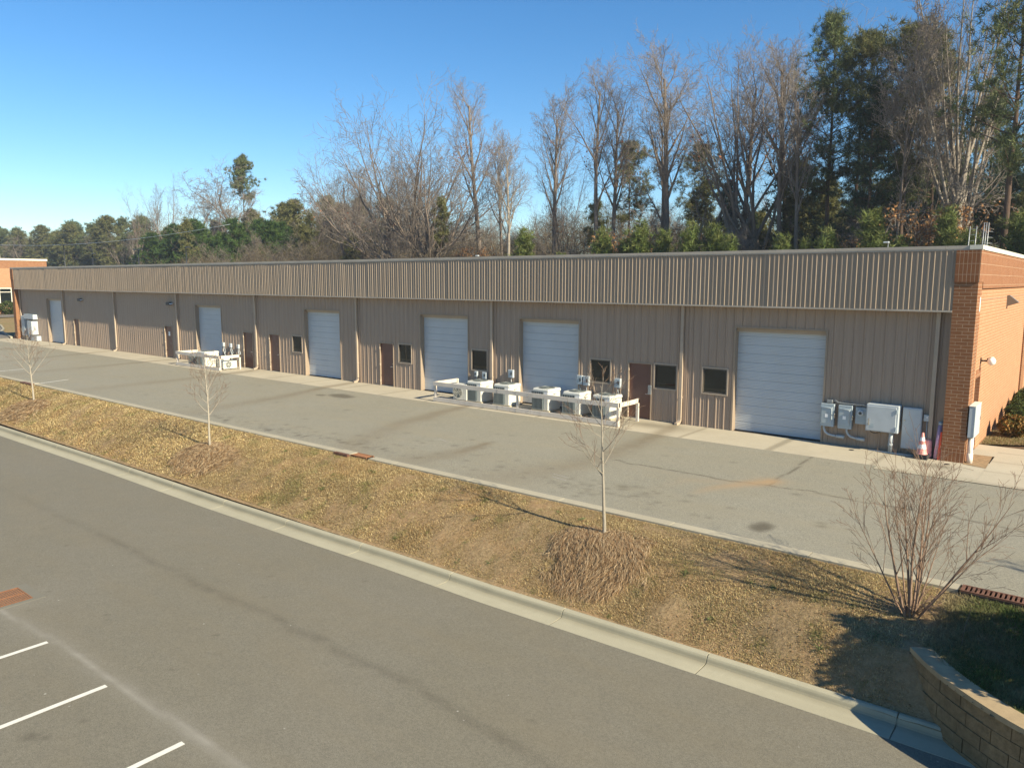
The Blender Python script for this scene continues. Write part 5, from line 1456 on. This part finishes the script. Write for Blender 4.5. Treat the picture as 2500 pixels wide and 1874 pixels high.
# background bare trees filling the wood, alike
ks=('tall1','vase1','gnarly2','tall3','vase2')
for i in range(78):
    x=-360+i*4.6+rng.uniform(-2,2); y=rng.uniform(66,100)
    if x<-160: y+=(28 if i%2 else 8)
    H_=rng.uniform(14,20) if x<-120 else rng.uniform(10,18)
    put(ks[i%5],x,y,G_(x,y),H_,'bare grey-brown tree in the mixed wood behind the taller trees',group='background bare trees',hx=rng.uniform(.9,1.3))
pass
for i in range(50):
    x=-128+i*2.6*1.0+rng.uniform(-1.2,1.2); y=rng.uniform(38,60)
    if i%6==0: put('thinpine',x,y,G_(x,y),rng.uniform(11,16),'thin understorey pine with a wispy crown inside the wood',group='thin pines inside the wood',hx=rng.uniform(.9,1.4))
    else: put(('thin1','thin2')[i%2],x,y,G_(x,y),rng.uniform(7,12),'thin young bare tree crowding the undergrowth behind the roof',group='thin bare trees in the undergrowth',hx=rng.uniform(.9,1.5))
# brown brush and twiggy undergrowth: nobody could count it
def brush(name,x0,x1,y0,y1,zb,h,n,mat,seed,L=(1.0,3.0),w=.028,env=None):
    rs=np.random.RandomState(seed)
    x=rs.uniform(x0,x1,n); y=rs.uniform(y0,y1,n)
    cl=fbm(x,y,.22,seed)
    hh=h*(.25+1.15*cl*(.5+fbm(x,y,.07,seed+3))); z=zb(x,y)+rs.uniform(0,1,n)**.8*hh
    d=np.stack([rs.normal(size=n)*.9,rs.normal(size=n)*.9,np.abs(rs.normal(size=n))*.9+.15],1); d/=np.linalg.norm(d,axis=1)[:,None]
    l=rs.uniform(L[0],L[1],n)[:,None]; P=np.stack([x,y,z],1)
    s_=np.cross(d,rs.normal(size=(n,3))); s_/=np.linalg.norm(s_,axis=1)[:,None]
    V=np.stack([P-s_*w,P+s_*w,P+d*l],1).reshape(-1,3)
    o=np_mesh(name,V,np.arange(3*n).reshape(-1,3),mat); tag(o,kind='stuff'); return o
gzn=lambda x,y: np.interp(y,[p[0] for p in prof_g],[p[1] for p in prof_g])
tag(brush('undergrowth',-130,0,37,60,gzn,8.5,150000,M['brush'],101,(.7,2.2),.014),'tangle of brown bare brush along the edge of the woods','undergrowth')
tag(brush('undergrowth',-130,4,60,95,gzn,12.5,190000,M['brush'],102,(1.0,3.0),.020),'hazy mass of brown twigs deeper in the woods','undergrowth')
tag(brush('undergrowth',-430,-125,94,125,gzn,17.0,220000,M['brush'],103,(1.0,3.5),.045),'brown twiggy mass of the distant wood at the left','undergrowth')
# leafy dark understorey at the right
rs=np.random.RandomState(44); n=70000
x=rs.uniform(-27,8,n); y=rs.uniform(44,70,n); zc=gzn(x,y)+rs.uniform(0,1,n)*(4+9*fbm(x,y,.25,9))
P=np.stack([x,y,zc],1); V,F,C_=tufts(P,rs.normal(size=(n,3))*.3+[0,0,.3],rng,2,.5,.10,PD+[(.05,.05,.022)])
tag(np_mesh('undergrowth',V,F,M['needle'],attr=dict(col=C_)),'dark green shaded understorey below the pines','undergrowth',kind='stuff')
# pale long building glimpsed through the trunks
r_=empty('distant_building',(-22,108,4)); b=MB(); b.box(-32,22,-6,6,0,4.2); b.build('wall',M['util2'],r_); b=MB(); b.box(-32.5,22.5,-6.5,6.5,4.203,4.6); b.build('roof',M['white_lbl'],r_)
tag(r_,'long low whitish building glimpsed between the tree trunks','building')

# light poles and wire at the left, behind the warehouse
PL=[(-141.1,30,11.2,2,'leftmost lot light pole, in front of the distant pines'),(-131.2,30.5,9.5,1,'short lot light pole, second from the left'),(-114.1,30,9.8,2,'twin-headed lot light pole, third from the left'),(-100.0,30,9.8,1,'rightmost lot light pole, before the bushy bright pines')]
for x,y,h,nh,lab in PL:
    r_=empty('lot_light',(x,y,0)); b=MB(); b.tube([(0,0,0),(0,0,h)],[.11,.07],8); b.build('pole',M['lamp_black'],r_)
    for s_ in ((-1,1) if nh==2 else (.4,)):
        b=MB(); b.tube([(0,0,h-.1),(s_*.45,0,h-.05)],.035,6); b.box(s_*.45-.05 if s_>0 else s_*.45-.75,s_*.45+.75 if s_>0 else s_*.45+.05,-.22,.22,h-.12,h+.06,.04); b.build('lamp_head',M['lamp_black'],r_)
    tag(r_,lab,'light pole',group='light poles behind the warehouse at the left')
b=MB(); pts=[]
for i in range(25):
    t_=i/24; pts.append((-200+t_*95,34+t_*6,12.3+1.6*(2*t_-1)**2-.6+t_*.4))
b.tube(pts,.035,5); tag(b.build('power_line',M['util']),'single overhead wire crossing in front of the distant pines','wire')

# ------------------------------------------------------------------ saplings on the bank
STY['sap']=dict(seg=[12,7,4,3],wob=[.018,.06,.09,.12],trop=[.02,.09,.07,.05],taper=[.82,.85,.7,.5],rmin=.0035,sides=[10,6,4,3],tm=[0,0,1,1],
  n=[1,17,5,3],start=[0,.36,.2,.2],ang=[(0,0),(38,62),(22,42),(22,45)],lr=[1,.44,.42,.42],shape=[one,lambda t:1.35-.95*t,lambda t:1.1-.3*t,one],rr=[1,.45,.6,.65])
def sapling(x,y,H,seed,label,r0=.045,lean=(0,0)):
    rng=random.Random(seed); tms=[TM(),TM()]; z=float(bankz(x,y))-.02
    grow(rng,tms,(0,0,0),(lean[0],lean[1],1),H*.97,r0,0,STY['sap'],None,[seed*1.3])
    # root flare
    fl_=TM(); fl_.tube([(0,0,-.12),(0,0,.02),(0,0,.12)],[r0*1.7,r0*1.35,r0*1.02],10); tms[0].f+= [tuple(a+len(tms[0].v) for a in f) for f in fl_.f]; tms[0].v+=fl_.v
    r_=empty('sapling',(x,y,z)); mesh_tm('trunk',tms[0],M['sap_bark'],r_); mesh_tm('twigs',tms[1],M['sap_twig'],r_)
    tag(r_,label,'young tree',group='bare saplings on the grass bank'); return r_
sapling(-5.33,-11.60,3.45,5,'nearest bare sapling, standing on the straw mound before the guard rail',.042,(.01,.0))
sapling(-21.09,-12.05,3.1,9,'middle bare sapling with a slender trunk, left of the low drain inlet',.04,(-.03,0))
sapling(-36.8,-12.05,3.3,14,'leftmost bare sapling on the bank, leaning slightly left',.045,(-.05,0))
# vase-shaped multi-stem shrub
STY['shrub']=dict(seg=[9,5,3,2],wob=[.028,.04,.06,.08],trop=[.012,.02,.02,.02],taper=[.88,.85,.7,.5],rmin=.0030,sides=[6,4,3,3],tm=[0,1,1,1],
  n=[1,8,4,2],start=[0,.25,.25,.2],ang=[(0,0),(15,36),(18,42),(25,50)],lr=[1,.44,.42,.45],shape=[one,lambda t:1.2-.7*t,one,one],rr=[1,.5,.6,.65])
rng=random.Random(77); tms=[TM(),TM()]
for k in range(12):
    az=k*2.4+rng.uniform(-.4,.4); t_=rng.uniform(.15,.78) if k>2 else rng.uniform(0,.12)
    ro=.05+.12*t_
    grow(rng,tms,(math.cos(az)*ro,math.sin(az)*ro,0),(math.cos(az)*t_,math.sin(az)*t_,1),rng.uniform(1.9,2.75)*(1-.12*t_),rng.uniform(.014,.030),0,STY['shrub'],None,[az])
for k in range(40): # low drooping suckers round the foot
    az=rng.uniform(0,6.28); L_=rng.uniform(.3,.75); a=(math.cos(az)*.1,math.sin(az)*.1,.1)
    tms[1].tube([a,(math.cos(az)*L_*.5,math.sin(az)*L_*.5,.35+rng.uniform(-.1,.1)),(math.cos(az)*L_*.8,math.sin(az)*L_*.8,.38+rng.uniform(-.12,.1)),(math.cos(az+.3)*L_,math.sin(az+.3)*L_,.22+rng.uniform(-.15,.12))],[.007,.006,.004,.003],3)
r_=empty('bare_shrub',(.90,-11.75,float(bankz(.9,-11.75))-.03)); mesh_tm('stems',tms[0],M['sap_twig'],r_); mesh_tm('twigs',tms[1],M['sap_twig'],r_)
tag(r_,'wide bare many-stemmed shrub by the tip of the block wall','shrub')

# bushes along the end wall
def bush(name,x,y,z,w,h,n,cols,size,label,group=None,cat='bush'):
    rg=random.Random(int(x*31+y*17)); V,F,C_=bush_mesh(rg,w,h,n,cols,size)
    r_=empty(name,(x,y,z)); np_mesh('foliage',V,F,M['leaf'],r_,attr=dict(col=C_))
    b=MB()
    for k in range(5):
        a=rg.uniform(0,6.28); b.tube([(0,0,-.02),(math.cos(a)*w*.15,math.sin(a)*w*.15,h*.3),(math.cos(a)*w*.3,math.sin(a)*w*.3,h*.6)],[.02,.015,.008],5)
    b.build('stems',M['bark_grey'],r_); tag(r_,label,cat,group); return r_
GB=[(.05,.075,.02),(.07,.095,.028),(.09,.11,.035)]
bush('bush',.72,5.1,.0,1.0,.75,5000,[(.16,.13,.03),(.30,.17,.05),(.09,.11,.03),(.36,.20,.07)],.045,'orange and green leafed bush at the near end of the bed along the end wall')
for i,(x,y,w,h,l) in enumerate([(1.05,6.6,1.5,.75,'low green hedge bush just behind the orange and green one'),(.8,8.4,1.5,.8,'green hedge bush in the middle of the end wall bed'),(.75,10.4,1.5,.85,'green hedge bush under the wedge light'),(.7,12.4,1.5,.9,'green hedge bush before the brick pilaster')]):
    bush('hedge_bush',x,y,0,w,h,6000,GB,.04,l,'green bushes along the end wall')
for i,(x,y,l) in enumerate([(-128.5,16.9,'clipped green bush under the window of the far brick building, left one'),(-128.5,20.9,'clipped green bush under the window of the far brick building, right one')]):
    bush('clipped_bush',x,y,0,3.0,1.9,2500,GB,.12,l,'clipped bushes at the far brick building')
# evergreen screen to the right of the frame (casts the shade in the lower right corner)
bush('evergreen_shrub',5.0,-12.95,-.5,2.1,2.75,12000,PD,.06,'dense dark evergreen shrub on the terrace above the block wall')
bush('evergreen_shrub',6.9,-12.2,-.5,2.2,3.3,9000,PD,.06,'larger dense evergreen shrub farther along the terrace')
BP('lotbare','vase',7,.09,99); put('lotbare',9.5,-9.2,-.2,4.6,'small bare tree in the planting bed right of the upper lot',name='bare_tree')

# ------------------------------------------------------------------ grass and straw on the bank
def blades(name,x,y,z,h,w,lean,cols,seed,mat='blade',kind='stuff',yaw=None):
    rs=np.random.RandomState(seed); n=len(x)
    a=rs.uniform(0,6.283,n) if yaw is None else yaw
    d=np.stack([np.cos(a)*lean,np.sin(a)*lean,np.ones(n)],1)+rs.normal(size=(n,3))*.12; d/=np.linalg.norm(d,axis=1)[:,None]
    s_=np.stack([-np.sin(a),np.cos(a),np.zeros(n)],1)+rs.normal(size=(n,3))*.2
    P=np.stack([x,y,z],1); w_=(w*rs.uniform(.6,1.4,n))[:,None]; h_=h[:,None]
    mid=P+d*h_*.55; tip=P+d*h_+np.stack([np.cos(a)*lean*.4,np.sin(a)*lean*.4,-.15*lean],1)*h_
    V=np.stack([P-s_*w_,P+s_*w_,mid+s_*w_*.7,tip,mid-s_*w_*.7],1).reshape(-1,3)
    k=np.arange(n)[:,None]*5; F=k+np.array([[0,1,2,3]]); F2=k+np.array([[0,2,3,4]])
    F=k+np.array([[0,1,2,4]]); T3=k+np.array([[4,2,3,3]])
    # use quads for lower part and quads degenerate avoided by separate tri mesh
    FF=np.concatenate([k+np.array([[0,1,2]]),k+np.array([[0,2,4]]),k+np.array([[4,2,3]])])
    C_=np.repeat(cols,5,0)
    o=np_mesh(name,V,FF,M[mat],attr=dict(col=C_)); o['kind']=kind; return o
rs=np.random.RandomState(303)
def bank_scatter(n,x0,x1,y0=-13.5,y1=-10.62):
    x=rs.uniform(x0,x1,n); y=rs.uniform(y0,y1,n)
    yw=np.interp(x,WX,WY)
    ok=~((x>1.0)&(np.abs(y-yw)<.34)) & ~((x>1.42)&(x<3.1)&(y>-10.72))
    x=x[ok]; y=y[ok]; return x,y
def grass_cols(x,y):
    n=len(x)
    tan=np.array([[.56,.44,.27],[.48,.36,.21],[.38,.275,.155],[.64,.52,.34],[.30,.205,.115]])
    c=tan[rs.randint(5,size=n)]
    pn=fbm(x,y,.7,310)[:,None]; c=c*(.70+.62*pn)
    redd=np.clip((fbm(x,y,.9,311)-.54)*4,0,1)[:,None]; c=c*(1-redd*.5)+np.array([[.44,.27,.14]])*redd*.5
    g=np.clip((fbm(x,y,1.6,312)-.60)*7,0,1)*.55; g=np.maximum(g,np.clip((vnoise(x,y,3.2,313)-.86)*9,0,1))
    g=g*rs.uniform(.3,1,n); g=np.maximum(g,(rs.rand(n)<.015+.05*(x>-3))*.8)
    g=g[:,None]; c=c*(1-g)+np.array([[.10,.15,.035]])*g*rs.uniform(.7,1.4,(n,1))
    return c*rs.uniform(.7,1.25,(n,1))*np.array([[.95,.92,.76]])*(.80+.5*fbm(x,y,2.3,350))[:,None]
for (n,x0,x1,hh,ww) in ((190000,-9,2.9,.032,.0036),(130000,-20,-9,.040,.005),(110000,-46,-20,.05,.009)):
    x,y=bank_scatter(n,x0,x1); z=bankz(x,y)
    h=hh*rs.uniform(.5,1.7,len(x))*(.7+.8*fbm(x,y,1.1,314))
    tag(blades('grass',x,y,z-.005,h,ww,rs.uniform(.3,1.6,len(x)),grass_cols(x,y),int(-x0)+5),'short dormant brown grass on the bank between the two lots','grass',kind='stuff')
# terrace grass, greener
x=rs.uniform(1.3,4.6,70000); y=rs.uniform(-15.0,-10.7,70000); yw=np.interp(x,WX,WY); ok=y>yw+.36; x=x[ok];y=y[ok]
g=np.clip((fbm(x,y,1.0,320)-.40)*4,0,1)[:,None]; c=np.array([[.30,.24,.13]])*(1-g)+np.array([[.085,.12,.03]])*g; c=c*rs.uniform(.6,1.4,(len(x),1))
tag(blades('grass',x,y,np.where(y<-13.55,-.52,bankz(x,y))-.005,.075*rs.uniform(.4,1.9,len(x)),.005,rs.uniform(.2,1.5,len(x)),c,77),'greener tufty grass on the terrace above the block wall','grass',kind='stuff')
# weeds: small green rosettes
wx=[(-4.46,-13.0),(-8.7,-12.1),(-2.2,-12.9),(-6.2,-11.2),(-12.2,-12.6),(-14.6,-11.8),(-1.4,-11.9),(-3.1,-12.1),(-17.9,-12.9),(-10.4,-13.2),(-.2,-13.0),(-24,-12.6),(-7.4,-13.1),(.5,-12.6)]
for k in range(6): wx.append((rs.uniform(-22,1),rs.uniform(-13.3,-11)))
X_=[];Y_=[];A_=[]
for cx,cy in wx:
    m=34; a=rs.uniform(0,6.28,m); r=np.abs(rs.normal(size=m))*.05; X_.append(cx+np.cos(a)*r);Y_.append(cy+np.sin(a)*r);A_.append(a)
X_=np.concatenate(X_);Y_=np.concatenate(Y_);A_=np.concatenate(A_)
tag(blades('weeds',X_,Y_,bankz(X_,Y_),.055*rs.uniform(.5,1.3,len(X_)),.009,np.full(len(X_),1.2),np.array([[.12,.15,.05]])*rs.uniform(.6,1.5,(len(X_),1)),91,yaw=A_),'scattered small green weeds in the brown grass','weeds',kind='stuff')
# pine-straw mounds : long combed strands
for (mx,my,rx,ry,n,lab,ww) in ((-5.05,-12.2,1.55,1.05,19000,'combed heap of copper pine straw below the nearest sapling',.0032),(-20.6,-12.5,1.7,.95,11000,'pine straw heap below the middle sapling',.006),(-36.4,-12.5,1.8,.9,6000,'pine straw heap below the leftmost sapling',.010)):
    a=rs.uniform(0,6.283,n); r=np.sqrt(rs.uniform(0,1,n)); x=mx+np.cos(a)*r*rx; y=my+np.sin(a)*r*ry
    ok=(y>-13.45)&(fbm(x,y,1.5,340)+.28*rs.rand(n)>.30+.42*(((x-mx)/rx)**2+((y-my)/ry)**2)); x=x[ok];y=y[ok]; n=len(x)
    flow=-1.15+(fbm(x,y,1.4,330)-.5)*2.6+rs.normal(size=n)*.28
    P=np.stack([x,y,bankz(x,y)+rs.uniform(.005,.10,n)*(1.1-(((x-mx)/rx)**2+((y-my)/ry)**2))],1)
    L=rs.uniform(.10,.30,n)[:,None]; d=np.stack([np.cos(flow),np.sin(flow),-.30+rs.normal(size=n)*.18],1)
    s_=np.stack([-np.sin(flow),np.cos(flow),rs.normal(size=n)*.3],1)*ww
    m1=P+d*L*.5+np.array([0,0,.018]); e=P+d*L
    V=np.stack([P-s_,P+s_,m1+s_,m1-s_,e],1).reshape(-1,3); k=np.arange(n)[:,None]*5
    FF=np.concatenate([k+np.array([[0,1,2]]),k+np.array([[0,2,3]]),k+np.array([[3,2,4]])])
    c=np.array([[.50,.345,.20],[.58,.43,.27],[.40,.25,.13],[.26,.155,.08]])[rs.randint(4,size=n)]*rs.uniform(.7,1.25,(n,1))
    o=np_mesh('pine_straw',V,FF,M['blade'],attr=dict(col=np.repeat(c,5,0))); tag(o,lab,'straw',kind='stuff')
# fallen leaves and litter specks on bank and terrace
n=2600; x,y=bank_scatter(n,-22,3.4); n=len(x); z=bankz(x,y)+.03
a=rs.normal(size=(n,3)); a[:,2]*=.3; a/=np.linalg.norm(a,axis=1)[:,None]; b_=np.cross(a,[0,0,1.0]); s_=rs.uniform(.012,.026,(n,1)); P=np.stack([x,y,z],1)
V=np.stack([P-a*s_,P+b_*s_*.6,P+a*s_,P-b_*s_*.6],1).reshape(-1,3)
tag(np_mesh('leaf_litter',V,np.arange(4*n).reshape(-1,4),M['leaf'],attr=dict(col=np.repeat(np.array([[.50,.38,.24],[.36,.20,.10],[.25,.14,.08]])[rs.randint(3,size=n)],4,0))),'fallen pale leaves scattered over the bank','leaves',kind='stuff')
# dry grass fringe in the end-wall bed
n=9000; x=rs.uniform(0.0,2.1,n); y=2.98+rs.uniform(0,1,n)**1.3*3.0; ok=y>2.95+.66*x; x=x[ok]; y=y[ok]; n=len(x)
tag(blades('grass',x,y,np.full(n,.012),.07*rs.uniform(.5,1.5,n),.006,rs.uniform(.4,1.6,n),np.array([[.36,.28,.15],[.28,.20,.10],[.16,.16,.05]])[rs.randint(3,size=n)]*rs.uniform(.7,1.2,(n,1)),93),'dry mulch and grass in front of the bushes at the end wall','grass',kind='stuff')
# two tall dry weed stalks on the terrace
b=MB(); b.tube([(1.75,-12.35,-.45),(1.78,-12.36,-.1),(1.84,-12.34,.22)],[.005,.004,.002],5); tag(b.build('weed_stalk',M['twig']),'tall thin dry weed stalk in the shade behind the block wall','weed')
# ------------------------------------------------------------------ air
b=MB(); b.box(-470,40,-75,135,-2.8,38); t=NT('haze_air'); vol=t.n('ShaderNodeVolumePrincipled'); vol.inputs['Density'].default_value=HAZE
vol.inputs['Color'].default_value=(.80,.88,1.0,1); vol.inputs['Anisotropy'].default_value=.25
for lk in list(t.t.nodes['Material Output'].inputs['Surface'].links): t.t.links.remove(lk)
t.l(vol.outputs[0],t.t.nodes['Material Output'].inputs['Volume'])
tag(b.build('haze',t.m),'thin winter haze over the lots and the woods','haze',kind='stuff')
print('all ok')
# prototypes that were never placed would sit at the origin: remove them
for k_,(r_,s_,u_) in PROT.items():
    if not u_[0]:
        for c in KIDS.get(r_.name,[]): bpy.data.objects.remove(c)
        bpy.data.objects.remove(r_)
